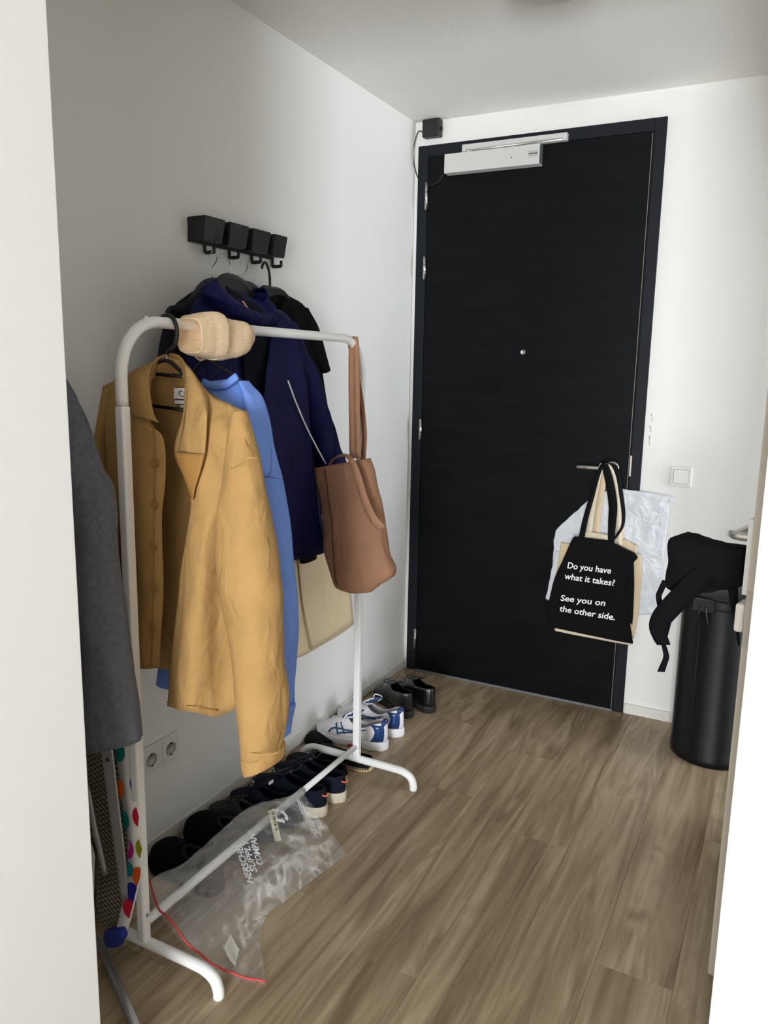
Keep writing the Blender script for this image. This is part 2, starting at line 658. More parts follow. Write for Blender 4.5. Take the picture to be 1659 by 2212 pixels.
# ------------------------------------------------------------------ bathroom door standing ajar on the right
d2 = structure(bpy.data.objects.new('door_2', None))
COL.objects.link(d2)
d2.location = (1.526, -1.456, 0)
M_D2 = mat('cream_door_edge', rgb(222, 214, 198), 0.55)
fe = Vector((1.5262, -1.456, 0))                      # free edge, hall side
dd = Vector((0.25, 0.97, 0)).normalized()             # towards the hinge
nn = Vector((dd.y, -dd.x, 0))                         # through the leaf
def d2box(name, a, b, n0, n1, z0, z1, m, parent, bev=0.001):
    bm = bmesh.new()
    rot = Matrix.Rotation(math.atan2(dd.y, dd.x), 3, 'Z')
    bm_box(bm, (a, -n1, z0), (b, -n0, z1), bev)
    bmesh.ops.rotate(bm, cent=(0, 0, 0), matrix=rot, verts=bm.verts)
    bmesh.ops.translate(bm, vec=fe, verts=bm.verts)
    return link_bm(name, bm, m, parent)
leaf2 = d2box('door_leaf', 0, 0.78, 0, 0.04, 0.012, 2.08, M_D2, d2, 0.002)
d2box('handle_plate', 0.003, 0.046, -0.011, 0, 0.955, 1.125, M_WHITEPL, leaf2)

# ================================================================== garment rack
RX = 0.31
rack = thing('garment_rack', 'white tubular metal clothes rack standing along the left wall', 'clothes rack', (RX, -1.54, 0))
YN, YF, ZT = -2.065, -1.02, 1.524
def oval(name, pts, r, m, parent, n=1, seg=16, sq=0.72):
    return tube(name, pts, r, m, parent, seg=seg, n=n, squash=sq)
# upper frame: one bent tube that sleeves over the two posts
up = [(RX, YN, 1.345), (RX, YN, 1.40), (RX, YN + 0.004, 1.435), (RX, YN + 0.022, 1.476), (RX, YN + 0.054, 1.507), (RX, YN + 0.095, 1.522), (RX, YN + 0.15, ZT),
      (RX, -1.6, ZT), (RX, -1.3, ZT), (RX, YF - 0.15, ZT), (RX, YF - 0.095, 1.522), (RX, YF - 0.054, 1.507), (RX, YF - 0.022, 1.476), (RX, YF - 0.004, 1.435), (RX, YF, 1.40), (RX, YF, 1.24)]
top = tube('top_rail', up, 0.0130, M_WHITEMETAL, rack, seg=18, n=4)
for (y, zt) in ((YN, 1.345), (YF, 1.24)):
    post = box('post', (RX - 0.0125, y - 0.0125, 0.055), (RX + 0.0125, y + 0.0125, zt), M_WHITEMETAL, rack, bev=0.006, seg=3)
    sy = y - 0.0132 if y == YN else y
    lathe('screw', [(0.0045, 0), (0.0045, 0.002), (0.002, 0.003)], (RX + 0.0122, y, 0.135 if y == YN else zt + 0.02), M_GALV, post, seg=12, axis='x')
    # bent foot tube
    fp = [(RX - 0.225, y, 0.001), (RX - 0.225, y, 0.018), (RX - 0.215, y, 0.042), (RX - 0.19, y, 0.056), (RX - 0.15, y, 0.060), (RX, y, 0.060),
          (RX + 0.15, y, 0.060), (RX + 0.19, y, 0.056), (RX + 0.215, y, 0.042), (RX + 0.225, y, 0.018), (RX + 0.225, y, 0.001)]
    tube('foot', fp, 0.0135, M_WHITEMETAL, rack, seg=16, n=4)
tube('bottom_rail', [(RX, YN + 0.01, 0.108), (RX, -1.37, 0.108)], 0.0115, M_WHITEMETAL, rack, seg=16)
tube('bottom_rail', [(RX, -1.38, 0.108), (RX, YF - 0.01, 0.108)], 0.0096, M_WHITEMETAL, rack, seg=16)
kn = (0.31,-1.9856,1.5294)
lathe('stop_knob', [(0.002, -0.012), (0.004, -0.006), (0.0058, -0.003), (0.0062, 0.0), (0.005, 0.004), (0.002, 0.0062)], kn, M_WHITEMETAL, rack, seg=14)

# ================================================================== cloth colours
M_TAN = mat('tan_canvas', rgb(182, 144, 90), 0.8, bump=0.5, bscale=500, var=0.06, vscale=10, sheen=0.25, spec=0.25, crease=0.95)
M_TANSEAM = mat('tan_seam', rgb(206, 160, 96), 0.8, bump=0.5, bscale=500, spec=0.2)
M_TANLIN = mat('tan_facing', rgb(168, 124, 68), 0.8, bump=0.4, bscale=400, spec=0.2)
M_BLUE = mat('blue_jersey', rgb(130, 168, 252), 0.9, bump=0.5, bscale=600, var=0.05, vscale=9, sheen=0.2, spec=0.2, crease=0.6)
M_NAVY = mat('navy_nylon', rgb(13, 15, 72), 0.7, bump=0.3, bscale=300, var=0.1, vscale=12, sheen=0.0, spec=0.25, crease=1.0)
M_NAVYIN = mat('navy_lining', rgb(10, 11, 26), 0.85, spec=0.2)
M_CHAR = mat('charcoal_cloth', rgb(27, 28, 38), 0.85, bump=0.3, bscale=400, spec=0.2, crease=0.40)
M_BLACKCOT = mat('black_cotton', rgb(13, 13, 15), 0.9, bump=0.3, bscale=500, var=0.1, vscale=9, spec=0.15, crease=0.40)
M_BEIGE = mat('beige_gabardine', rgb(224, 202, 166), 0.8, bump=0.35, bscale=500, var=0.04, vscale=6, sheen=0.15, spec=0.2, crease=0.25)
M_BROWN = mat('brown_twill', rgb(165, 122, 95), 0.75, bump=0.4, bscale=500, var=0.08, vscale=8, sheen=0.2, spec=0.3, crease=0.95)
M_BROWND = mat('brown_twill_seam', rgb(84, 56, 38), 0.8, spec=0.2)
M_KNIT = mat('beige_rib_knit', rgb(250, 220, 182), 0.95, bump=0.9, bscale=1.0, sheen=0.3, spec=0.15)
M_GREYWOOL = mat('grey_wool', rgb(94, 97, 105), 0.9, bump=0.6, bscale=420, var=0.16, vscale=90, sheen=0.25, spec=0.2, crease=0.8)
M_LABEL = mat('white_woven_label', rgb(236, 234, 232), 0.7)
M_INK = mat('black_ink', rgb(24, 24, 26), 0.7)
M_CHROME = mat('chrome_wire', rgb(220, 218, 214), 0.2, metal=1.0)
M_BLKWOOD = mat('black_lacquered_wood', rgb(34, 35, 38), 0.45, spec=0.4)


def rib_material(m, freq, axis):
    """Knitted ribs as fine relief."""
    nt = m.node_tree
    N, L = nt.nodes, nt.links
    tc = N.new('ShaderNodeTexCoord')
    w = N.new('ShaderNodeTexWave')
    w.wave_type = 'BANDS'
    w.bands_direction = axis
    w.inputs['Scale'].default_value = freq
    w.inputs['Distortion'].default_value = 0.6
    w.inputs['Detail'].default_value = 1.0
    w.inputs['Detail Scale'].default_value = 3.0
    L.new(tc.outputs['Object'], w.inputs['Vector'])
    bp = N.new('ShaderNodeBump')
    bp.inputs['Strength'].default_value = 0.5
    bp.inputs['Distance'].default_value = 0.002
    L.new(w.outputs['Fac'], bp.inputs['Height'])
    L.new(bp.outputs['Normal'], N['Principled BSDF'].inputs['Normal'])
rib_material(M_KNIT, 95.0, 'Z')

# ================================================================== tan overshirt on the rack
YJ = -1.93
jk = thing('overshirt', 'tan canvas button-up overshirt on a black hanger at the near end of the rack', 'jacket', (0.33, YJ, 0.65))
J_front_r = [
    [(0.3779,-1.935,1.4288),(0.4408,-1.942,1.3739),(0.4998,-1.942,1.3519),(0.5342,-1.934,1.3351)],
    [(0.3877,-1.97,1.3206),(0.4521,-1.985,1.3092),(0.5146,-1.985,1.3092),(0.547,-1.942,1.2965)],
    [(0.374,-1.982,1.234),(0.4568,-1.996,1.2407),(0.5333,-1.998,1.2459),(0.5523,-1.942,1.2422)],
    [(0.4285,-1.992,1.148),(0.4872,-2.008,1.1545),(0.5308,-1.988,1.1607),(0.5476,-1.936,1.1502)],
    [(0.4031,-1.99,1.0347),(0.4769,-2.016,1.0485),(0.4935,-1.976,1.0469),(0.5388,-1.928,1.0495)],
    [(0.3748,-1.985,0.9005),(0.4621,-2.02,0.9167),(0.4794,-1.966,0.9096),(0.5262,-1.926,0.9194)],
    [(0.3472,-1.98,0.7717),(0.4427,-2.022,0.7922),(0.4697,-1.958,0.7764),(0.5164,-1.926,0.7971)],
    [(0.3193,-1.976,0.6308),(0.4294,-2.024,0.6638),(0.459,-1.956,0.6323),(0.5087,-1.926,0.6602)],
]
J_front_l = [
    [(0.1068,-1.926,1.3794),(0.1783,-1.936,1.4016),(0.2354,-1.94,1.4215),(0.2742,-1.936,1.4294)],
    [(0.0884,-1.924,1.3169),(0.194,-1.97,1.3208),(0.259,-1.978,1.3175),(0.3004,-1.975,1.3119)],
    [(0.081,-1.924,1.2494),(0.203,-1.978,1.26),(0.2824,-1.986,1.265),(0.3428,-1.98,1.27)],
    [(0.0753,-1.922,1.1461),(0.2057,-1.976,1.163),(0.2962,-1.992,1.1721),(0.3474,-1.982,1.1751)],
    [(0.0772,-1.922,1.0534),(0.2107,-1.98,1.0763),(0.2988,-1.996,1.0879),(0.3342,-1.982,1.0893)],
    [(0.0833,-1.922,0.8696),(0.2058,-1.976,0.9008),(0.2876,-1.99,0.9162),(0.3256,-1.976,0.9184)],
    [(0.0931,-1.922,0.7675),(0.2106,-1.98,0.8047),(0.2772,-1.99,0.819),(0.3125,-1.974,0.8204)],
    [(0.0971,-1.922,0.6716),(0.2073,-1.976,0.7066),(0.2706,-1.988,0.7207),(0.3007,-1.972,0.7247)],
]
J_back = [
    [(0.1068,-1.926,1.3794),(0.1781,-1.924,1.4048),(0.2582,-1.916,1.4336),(0.3003,-1.908,1.4488),(0.3613,-1.916,1.4308),(0.4317,-1.928,1.3714),(0.5342,-1.934,1.3351)],
    [(0.0884,-1.924,1.3169),(0.1471,-1.89,1.3291),(0.2197,-1.88,1.3402),(0.273,-1.875,1.3441),(0.3471,-1.88,1.3309),(0.4397,-1.895,1.3143),(0.547,-1.942,1.2965)],
    [(0.081,-1.924,1.2494),(0.1327,-1.88,1.2492),(0.2062,-1.87,1.2526),(0.2632,-1.868,1.2556),(0.336,-1.87,1.2544),(0.4302,-1.885,1.2503),(0.5523,-1.942,1.2422)],
    [(0.0772,-1.922,1.0534),(0.1219,-1.88,1.0512),(0.1953,-1.868,1.0569),(0.2518,-1.864,1.062),(0.3301,-1.87,1.071),(0.4221,-1.88,1.0821),(0.5497,-1.94,1.0945)],
    [(0.0861,-1.922,0.864),(0.1274,-1.88,0.8597),(0.1863,-1.868,0.8594),(0.2438,-1.864,0.861),(0.3235,-1.87,0.8687),(0.4174,-1.88,0.8856),(0.5339,-1.936,0.9231)],
    [(0.0977,-1.922,0.6817),(0.1295,-1.884,0.6727),(0.1843,-1.875,0.6703),(0.2417,-1.87,0.6699),(0.3188,-1.872,0.6713),(0.4165,-1.885,0.6778),(0.5197,-1.936,0.7004)],
]
sheet('front_panel', J_front_r, M_TAN, jk, nc=30, sub=6, amp=0.011, scale=11, seed=3.1, vs=0.3, th=0.003)
sheet('front_panel', J_front_l, M_TAN, jk, nc=26, sub=6, amp=0.005, scale=13, seed=8.4, vs=0.25, th=0.003)
sheet('back_panel', J_back, M_TAN, jk, nc=40, sub=6, amp=0.004, scale=11, seed=1.7, vs=0.3, th=0.003)
# sleeves
sl = [(0.542,-1.985,1.3393),(0.526,-1.985,1.2737),(0.5115,-1.985,1.1786),(0.4977,-1.985,1.0759),(0.4928,-1.985,0.982),(0.5173,-1.985,0.8801),(0.534,-1.985,0.765),(0.5433,-1.985,0.6464),(0.5512,-1.985,0.5837)]
sr = [(0.5719,-1.985,1.3396),(0.5936,-1.985,1.2919),(0.6059,-1.985,1.2447),(0.626,-1.985,1.159),(0.6507,-1.985,1.0435),(0.6663,-1.985,0.915),(0.6727,-1.985,0.7925),(0.6721,-1.985,0.6869),(0.6656,-1.985,0.6014)]
sv = puff('sleeve', sl, sr, lambda t: 0.03 + 0.10 * min(1, t * 2.2) - 0.012 * t, (0, 1, 0), M_TAN, jk, ns=12, seg=56, power=2.2, amp=0.007, scale=10, seed=5.0, vs=0.7, tv=0.75)
cl = [(0.5487,-1.985,0.5898),(0.552,-1.985,0.5592),(0.5594,-1.985,0.534)]
cr_ = [(0.668,-1.985,0.6085),(0.6667,-1.985,0.5952),(0.6618,-1.985,0.5819)]
cuff = puff('cuff', cl, cr_, 0.112, (0, 1, 0), M_TAN, jk, ns=5, seg=44, power=2.2, amp=0.002, scale=14, seed=2, hollow=0.02, tv=0.75)
tube('cuff_seam', [(0.6184,-2.043,0.6176),(0.6367,-2.043,0.618),(0.6656,-2.043,0.6253),(0.6893,-2.043,0.6355)], 0.0012, M_TANSEAM, cuff, seg=6, n=4)
sl2 = [(0.1154,-1.93,1.3753),(0.0942,-1.93,1.3063),(0.0743,-1.93,1.2155),(0.0651,-1.93,1.0768),(0.0615,-1.93,0.8985),(0.0692,-1.93,0.7163),(0.0814,-1.93,0.5424)]
sr2 = [(0.1453,-1.93,1.3717),(0.1521,-1.93,1.3088),(0.1439,-1.93,1.2199),(0.1359,-1.93,1.0836),(0.1335,-1.93,0.9086),(0.1405,-1.93,0.7294),(0.1469,-1.93,0.5572)]
puff('sleeve', sl2, sr2, lambda t: 0.025 + 0.07 * min(1, t * 2.5), (0, 1, 0), M_TAN, jk, ns=6, seg=32, amp=0.005, scale=14, seed=9, hollow=0.02, tv=0.8)
# armhole and shoulder seams
def seam(pts, parent, m, r=0.0013, n=5):
    return tube('seam', pts, r, m, parent, seg=6, n=n)
seam([(0.5082,-1.948,1.3484),(0.5583,-1.988,1.3171),(0.5926,-2.012,1.2766),(0.6124,-2.028,1.249)], jk, M_TANSEAM)
seam([(0.6438,-2.038,1.252),(0.6362,-2.055,1.254),(0.6117,-2.053,1.242),(0.5797,-2.042,1.2273)], jk, M_TANSEAM)
# collar: stand at the back, two falling leaves
C_leaf_r = [
    [(0.3776,-1.942,1.4348),(0.4054,-1.97,1.3764),(0.4094,-1.986,1.3122),(0.3968,-1.992,1.2475)],
    [(0.4074,-1.95,1.4131),(0.4428,-1.984,1.3629),(0.4496,-2,1.3049),(0.441,-2.004,1.2483)],
    [(0.4349,-1.956,1.3839),(0.4709,-1.994,1.3447),(0.4763,-2.008,1.2969),(0.4707,-2.012,1.2489)],
    [(0.4529,-1.96,1.3607),(0.4821,-1.996,1.3306),(0.4903,-2.01,1.2929),(0.4887,-2.014,1.2502)],
]
leafr = sheet('collar', C_leaf_r, M_TAN, jk, nc=20, sub=5, amp=0.0015, scale=16, seed=4, th=0.0035)
C_leaf_l = [
    [(0.2773,-1.936,1.4377),(0.3017,-1.975,1.399),(0.3148,-1.985,1.3589),(0.3249,-1.986,1.3206),(0.3385,-1.984,1.3048)],
    [(0.2603,-1.942,1.4292),(0.2809,-1.985,1.3935),(0.2913,-1.992,1.3532),(0.3008,-1.992,1.323),(0.3173,-1.99,1.3103)],
    [(0.2413,-1.946,1.4205),(0.2529,-1.985,1.3877),(0.2592,-1.992,1.3491),(0.2619,-1.992,1.3214),(0.3085,-1.992,1.3141)],
]
sheet('collar', C_leaf_l, M_TAN, jk, nc=20, sub=5, amp=0.0015, scale=16, seed=6, th=0.0035)
C_stand = [
    [(0.2773,-1.936,1.4377),(0.2781,-1.914,1.4506),(0.3002,-1.906,1.4572),(0.3329,-1.912,1.4532),(0.3784,-1.94,1.4328)],
    [(0.2747,-1.94,1.419),(0.266,-1.902,1.4297),(0.2883,-1.894,1.4343),(0.3259,-1.902,1.4305),(0.3821,-1.942,1.4127)],
    [(0.2728,-1.942,1.3962),(0.2574,-1.894,1.4031),(0.2799,-1.886,1.4067),(0.3178,-1.894,1.4043),(0.3831,-1.944,1.3905)],
]
sheet('collar', C_stand, M_TAN, jk, nc=24, sub=5, th=0.003)
# turned lapel facing
L_face = [
    [(0.3881,-2,1.2446),(0.4308,-2.01,1.2462),(0.4891,-2.016,1.2494)],
    [(0.4088,-2.004,1.213),(0.4395,-2.014,1.2113),(0.4771,-2.018,1.2095)],
    [(0.4271,-2.004,1.179),(0.4456,-2.012,1.1765),(0.4618,-2.016,1.1763)],
    [(0.4355,-2,1.1487),(0.4415,-2.004,1.1478),(0.448,-2.01,1.1462)],
]
sheet('lapel', L_face, M_TANLIN, jk, nc=10, sub=4, th=0.002)
# placket, hem stitching
seam([(0.3199,-1.986,1.3),(0.3277,-1.994,1.2165),(0.3254,-1.998,1.1122),(0.3172,-1.996,1.0039),(0.3059,-1.992,0.8694),(0.2909,-1.989,0.7297)], jk, M_TANLIN, 0.0014)
seam([(0.3283,-1.982,0.6468),(0.4351,-2.03,0.6775),(0.4575,-2.002,0.6637),(0.4676,-1.966,0.6496)], jk, M_TANSEAM, 0.0012)
for (bx, by) in ((333, 1000), (332, 1090), (330, 1181), (331, 1271), (328, 1357)):
    pass
for c in [(0.3302,-1.998,1.2171),(0.3245,-1.998,1.1227),(0.3173,-1.998,1.0249),(0.3142,-1.998,0.9265),(0.3055,-1.998,0.8296)]:
    lathe('button', [(0.0095, 0.004), (0.0105, 0.0), (0.0098, -0.0022), (0.0078, -0.0012), (0.0066, -0.0014), (0.002, -0.001)], c, M_TANLIN, jk, seg=22, axis='y')
tab = [(0.306,-1.99,1.3016),(0.3218,-1.99,1.288)]
tube('button_loop', [tab[0], (Vector(tab[0]) + Vector(tab[1])) / 2 + Vector((0, -0.006, 0)), tab[1]], 0.0022, M_TANSEAM, jk, seg=8, n=4)
# woven neck labels with their lettering
def quad(name, pts, m, parent, th=0.0008):
    o = link_mesh(name, [Vector(p) for p in pts], [(0, 1, 2, 3)], m, parent, smooth=False)
    solidify(o, th, 0)
    return o
lb = quad('label', [(0.3128,-1.908,1.3801),(0.3567,-1.908,1.3813),(0.3488,-1.9,1.3559),(0.3046,-1.9,1.3555)], M_LABEL, jk)
text_mesh('lettering', 'CO', (0.3239,-1.9042,1.3604), (1, 0, 0), (0, -0.35, 1), 0.022, M_INK, lb)
lb2 = quad('label', [(0.305,-1.899,1.3518),(0.3478,-1.899,1.3516),(0.3449,-1.896,1.3441),(0.3019,-1.896,1.3436)], M_LABEL, jk)
quad('label', [(0.32,-1.896,1.341),(0.3448,-1.896,1.3409),(0.3427,-1.894,1.3302),(0.3151,-1.894,1.3323)], M_LABEL, jk)

# slim black hanger carrying the overshirt
def slim_hanger(name, label, hook, neck, larm, rarm, bars, r=0.0048):
    h = thing(name, label, 'hanger', neck, 'slim black hangers on the rack')
    tube('hook', hook, lambda t: 0.0048 if t < 0.85 else 0.0042, M_BLACKPL, h, seg=12, n=6)
    tube('neck_pin', [Vector(neck) + Vector((0, 0, 0.014)), Vector(neck) + Vector((0, 0, -0.004))], 0.002, M_CHROME, h, seg=10)
    tube('shoulder_bar', list(larm) + [neck] + list(rarm), r, M_BLACKPL, h, seg=10, n=4)
    for b in bars:
        tube('cross_bar', b, 0.0042, M_BLACKPL, h, seg=10)
    return h
hk = [(0.2835,-1.915,1.5218),(0.2897,-1.915,1.5371),(0.3064,-1.915,1.5419),(0.3224,-1.915,1.5346),(0.3312,-1.915,1.5173),(0.3317,-1.915,1.494),(0.3228,-1.915,1.4735),(0.3087,-1.915,1.4642),(0.3015,-1.915,1.457)]
slim_hanger('coat_hanger', 'black plastic hanger inside the tan overshirt on the rack', hk, (0.2981,-1.912,1.4415),
            [(0.1184,-1.912,1.3619),(0.1804,-1.912,1.3983),(0.2542,-1.912,1.4305)], [(0.3437,-1.912,1.4142),(0.4158,-1.912,1.3706),(0.4922,-1.912,1.3296)], [[(0.2448,-1.912,1.4113),(0.3704,-1.912,1.4054)], [(0.2385,-1.912,1.3375),(0.3638,-1.912,1.3306)]])

# ================================================================== blue sweatshirt
bs = thing('sweatshirt', 'light blue crew-neck sweatshirt hanging behind the tan overshirt', 'sweatshirt', (0.35, -1.77, 0.6))
bl = [(0.2632,-1.76,1.3838),(0.2211,-1.76,1.3275),(0.1971,-1.76,1.2088),(0.1706,-1.76,1),(0.1324,-1.76,0.7661),(0.096,-1.76,0.5737)]
br = [(0.3809,-1.76,1.4044),(0.4273,-1.76,1.3791),(0.4509,-1.76,1.314),(0.4681,-1.76,1.1475),(0.4796,-1.76,0.9177),(0.4798,-1.76,0.6274)]
puff('body', bl, br, lambda t: 0.03 + 0.10 * min(1, t * 3), (0, 1, 0), M_BLUE, bs, ns=8, seg=44, amp=0.006, scale=11, seed=12, hollow=0.02, tv=0.8)
sl = [(0.4122,-1.79,1.3986),(0.4247,-1.79,1.336),(0.4362,-1.79,1.2045),(0.4507,-1.79,0.9788),(0.4742,-1.79,0.7465),(0.4978,-1.79,0.5871)]
sr = [(0.4311,-1.79,1.3968),(0.4826,-1.79,1.3596),(0.5066,-1.79,1.2584),(0.5447,-1.79,1.0803),(0.5676,-1.79,0.8452),(0.5587,-1.79,0.6007)]
puff('sleeve', sl, sr, lambda t: 0.035 + 0.06 * min(1, t * 3), (0, 1, 0), M_BLUE, bs, ns=10, seg=36, amp=0.006, scale=12, seed=15, vs=0.4, tv=0.8)
puff('cuff', [(0.4951,-1.79,0.5926),(0.5003,-1.79,0.5568),(0.5028,-1.79,0.5127)], [(0.5601,-1.79,0.6095),(0.5504,-1.79,0.5684),(0.5433,-1.79,0.5275)], 0.075, (0, 1, 0), M_BLUE, bs, ns=5, seg=30, hollow=0.02, tv=0.5)
tube('collar', [(0.306,-1.8,1.3919),(0.3397,-1.8,1.3839),(0.3719,-1.8,1.3869),(0.3927,-1.8,1.3982),(0.4093,-1.8,1.4082)], 0.0095, M_BLUE, bs, seg=14, n=5, squash=0.6)
seam([(0.5224,-1.835,1.3204),(0.5307,-1.835,1.2578),(0.5337,-1.84,1.2001),(0.5273,-1.842,1.186)], bs, M_BLUE, 0.002)
seam([(0.5283,-1.79,1.177),(0.5433,-1.832,1.1819),(0.5313,-1.844,1.1855),(0.5091,-1.842,1.1824)], bs, M_BLUE, 0.0025)
hk = [(0.2884,-1.785,1.5127),(0.2945,-1.785,1.5279),(0.3089,-1.785,1.5332),(0.3256,-1.785,1.5266),(0.3335,-1.785,1.5103),(0.3302,-1.785,1.4887),(0.3184,-1.785,1.4702),(0.3109,-1.785,1.4559)]
slim_hanger('coat_hanger', 'dark plastic hanger holding the light blue sweatshirt', hk, (0.2939,-1.765,1.4451),
            [(0.2281,-1.765,1.4024),(0.2584,-1.765,1.4256)], [(0.3447,-1.765,1.4236),(0.382,-1.765,1.4044),(0.4201,-1.765,1.3768)], [])

# ================================================================== knitted beanie on the rail
bn = thing('beanie', 'cream beige ribbed beanie with folded cuff pulled over the rack rail', 'hat', (0.33, -1.75, 1.5))
tp = [(0.345,-1.668,1.5125),(0.345,-1.6715,1.5259),(0.345,-1.6882,1.5351),(0.345,-1.7211,1.5421),(0.345,-1.767,1.5468),(0.345,-1.8128,1.5492)]
bt = [(0.345,-1.6663,1.5034),(0.345,-1.6724,1.4838),(0.345,-1.6955,1.4639),(0.345,-1.7343,1.4506),(0.345,-1.777,1.4454),(0.345,-1.8162,1.4447)]
puff('crown', tp, bt, lambda t: 0.016 + 0.052 * min(1, t * 1.8) ** 0.6, (1, 0, 0), M_KNIT, bn, ns=6, seg=40, power=3.0, amp=0.003, scale=22, seed=3, vs=1.0, tv=0.25)
tp = [(0.345,-1.7976,1.5523),(0.345,-1.7992,1.5565),(0.345,-1.8108,1.5577),(0.345,-1.8274,1.5566),(0.345,-1.8502,1.5519),(0.345,-1.8727,1.5452),(0.345,-1.8932,1.5377)]
bt = [(0.345,-1.7974,1.4537),(0.345,-1.7975,1.4494),(0.345,-1.8061,1.447),(0.345,-1.8245,1.4478),(0.345,-1.8442,1.4495),(0.345,-1.8667,1.4522),(0.345,-1.8854,1.457)]
puff('cuff', tp, bt, lambda t: 0.076 + 0.010 * math.sin(PI * min(1, t * 1.5 + 0.08)), (1, 0, 0), M_KNIT, bn, ns=5, seg=40, power=3.4, amp=0.002, scale=26, seed=5, vs=1.0, hollow=0.05, tv=0.25)
F = [[(0.285,-1.8518,1.537),(0.285,-1.8387,1.5462),(0.285,-1.8128,1.5511)], [(0.285,-1.8526,1.5179),(0.285,-1.8366,1.5188),(0.285,-1.8107,1.5201)], [(0.285,-1.8441,1.4929),(0.285,-1.8282,1.4892),(0.285,-1.8054,1.4857)], [(0.3,-1.8366,1.4654),(0.3,-1.8205,1.4593),(0.3,-1.7972,1.4599)], [(0.32,-1.8344,1.4484),(0.32,-1.8214,1.4433),(0.32,-1.8012,1.4491)]]
sheet('inner_flap', F, M_KNIT, bn, nc=8, sub=4, th=0.004)
st = [(0.376,-1.7782,1.4836),(0.376,-1.7677,1.4829),(0.376,-1.757,1.4854),(0.376,-1.7444,1.488),(0.376,-1.7316,1.4918)]
tube('closing_seam', st, 0.0016, mat('knit_seam', rgb(150, 118, 88), 0.9), bn, seg=6, n=4)

# ================================================================== brown tote bag
tb = thing('tote_bag', 'brown fabric tote bag hanging by its straps from the far rack corner', 'bag', (0.34, -1.12, 0.7))
tl = [(0.3064,-1.13,0.7086),(0.2778,-1.13,0.7251),(0.2594,-1.13,0.797),(0.2427,-1.13,0.8971),(0.2297,-1.13,1.0044),(0.2115,-1.13,1.1102)]
tr_ = [(0.4446,-1.13,0.7335),(0.5084,-1.13,0.7915),(0.4839,-1.13,0.8563),(0.4625,-1.13,0.9365),(0.4426,-1.13,1.0239),(0.4022,-1.13,1.1534)]
puff('bag_body', tl, tr_, lambda t: 0.06 + 0.06 * math.sin(PI * min(1, 0.15 + t * 0.8)), (0, 1, 0), M_BROWN, tb, ns=9, seg=48, power=3.0, amp=0.010, scale=12, seed=21, vs=0.5, hollow=0.03, tv=0.55)
seam([(0.2689,-1.18,1.1165),(0.287,-1.192,1.048),(0.308,-1.2,0.9467),(0.3144,-1.198,0.8414),(0.3129,-1.18,0.7528),(0.324,-1.16,0.7232)], tb, M_BROWND, 0.002)
ribbon('strap', [(0.3418,-1.13,1.1494),(0.3328,-1.12,1.2808),(0.3183,-1.1,1.3965),(0.3073,-1.08,1.5053),(0.3081,-1.07,1.5288),(0.3225,-1.08,1.5125),(0.3444,-1.11,1.3826),(0.3562,-1.125,1.2528),(0.3694,-1.14,1.1521)], (1, 0.1, 0), 0.019, M_BROWN, tb, n=8, th=0.003)
ribbon('strap', [(0.3532,-1.08,1.1305),(0.3375,-1.045,1.2325),(0.3194,-1.05,1.3667),(0.2907,-1.06,1.5059),(0.3082,-1.07,1.5244)], (1, 0.1, 0), 0.017, M_BROWN, tb, n=8, th=0.003)
ribbon('strap', [(0.2574,-1.13,1.1226),(0.2807,-1.14,1.1462),(0.3351,-1.18,1.1622),(0.382,-1.215,1.1598),(0.4138,-1.23,1.1208),(0.444,-1.236,1.0458),(0.471,-1.234,0.991),(0.5019,-1.228,0.9546)],
       [(0.2, 0.9, 0.3), (0.3, 0.8, 0.5), (1, 0, 0.1), (1, 0, 0.1), (0.9, 0, 0.55), (0.9, 0, 0.5)], lambda t: 0.017 + 0.014 * t, M_BROWN, tb, n=8, th=0.003)

# ================================================================== hook rack on the left wall
hr = thing('wall_hook_rack', 'black four-block coat hook rack fixed to the left wall', 'coat hooks', (0.0, -1.28, 1.80))
box('back_bar', (0, -1.49, 1.778), (0.012, -1.085, 1.800), M_BLACKPL, hr, bev=0.002)
YB = [-1.49, -1.376, -1.264, -1.152]
for i, y in enumerate(YB):
    w = 0.098 if i < 3 else 0.078
    bm = bmesh.new()
    z0, z1 = 1.787, 1.846
    vs = [bm.verts.new(v) for v in ((0, y, z0), (0, y + w, z0), (0, y + w, z1), (0, y, z1),
                                    (0.052, y + 0.004, z0 - 0.006), (0.052, y + w - 0.008, z0 - 0.006), (0.062, y + w - 0.002, z1 + 0.002), (0.062, y + 0.004, z1 + 0.002))]
    for f in ((3, 2, 1, 0), (4, 5, 6, 7), (0, 1, 5, 4), (1, 2, 6, 5), (2, 3, 7, 6), (3, 0, 4, 7)):
        bm.faces.new([vs[k] for k in f])
    bmesh.ops.recalc_face_normals(bm, faces=bm.faces)
    bmesh.ops.bevel(bm, geom=list(bm.edges), offset=0.002, segments=2, affect='EDGES')
    blk = link_bm('hook_block', bm, M_BLACKPL, hr)
    if i == 0:
        text_mesh('mark', 'N', (0.0626, y + 0.058, 1.803), (0, 0.0, -1), (0, 1, 0.0), 0.03, M_INK, blk, th=0.001)
    # flat steel hook under each block
    yc = y + 0.068
    tube('hook', [(0.006, yc, 1.790), (0.006, yc, 1.762), (0.010, yc, 1.757), (0.036, yc, 1.757), (0.040, yc, 1.760), (0.040, yc, 1.774)], 0.0055, M_BLACKPL, hr, seg=10, n=3, squash=0.55)

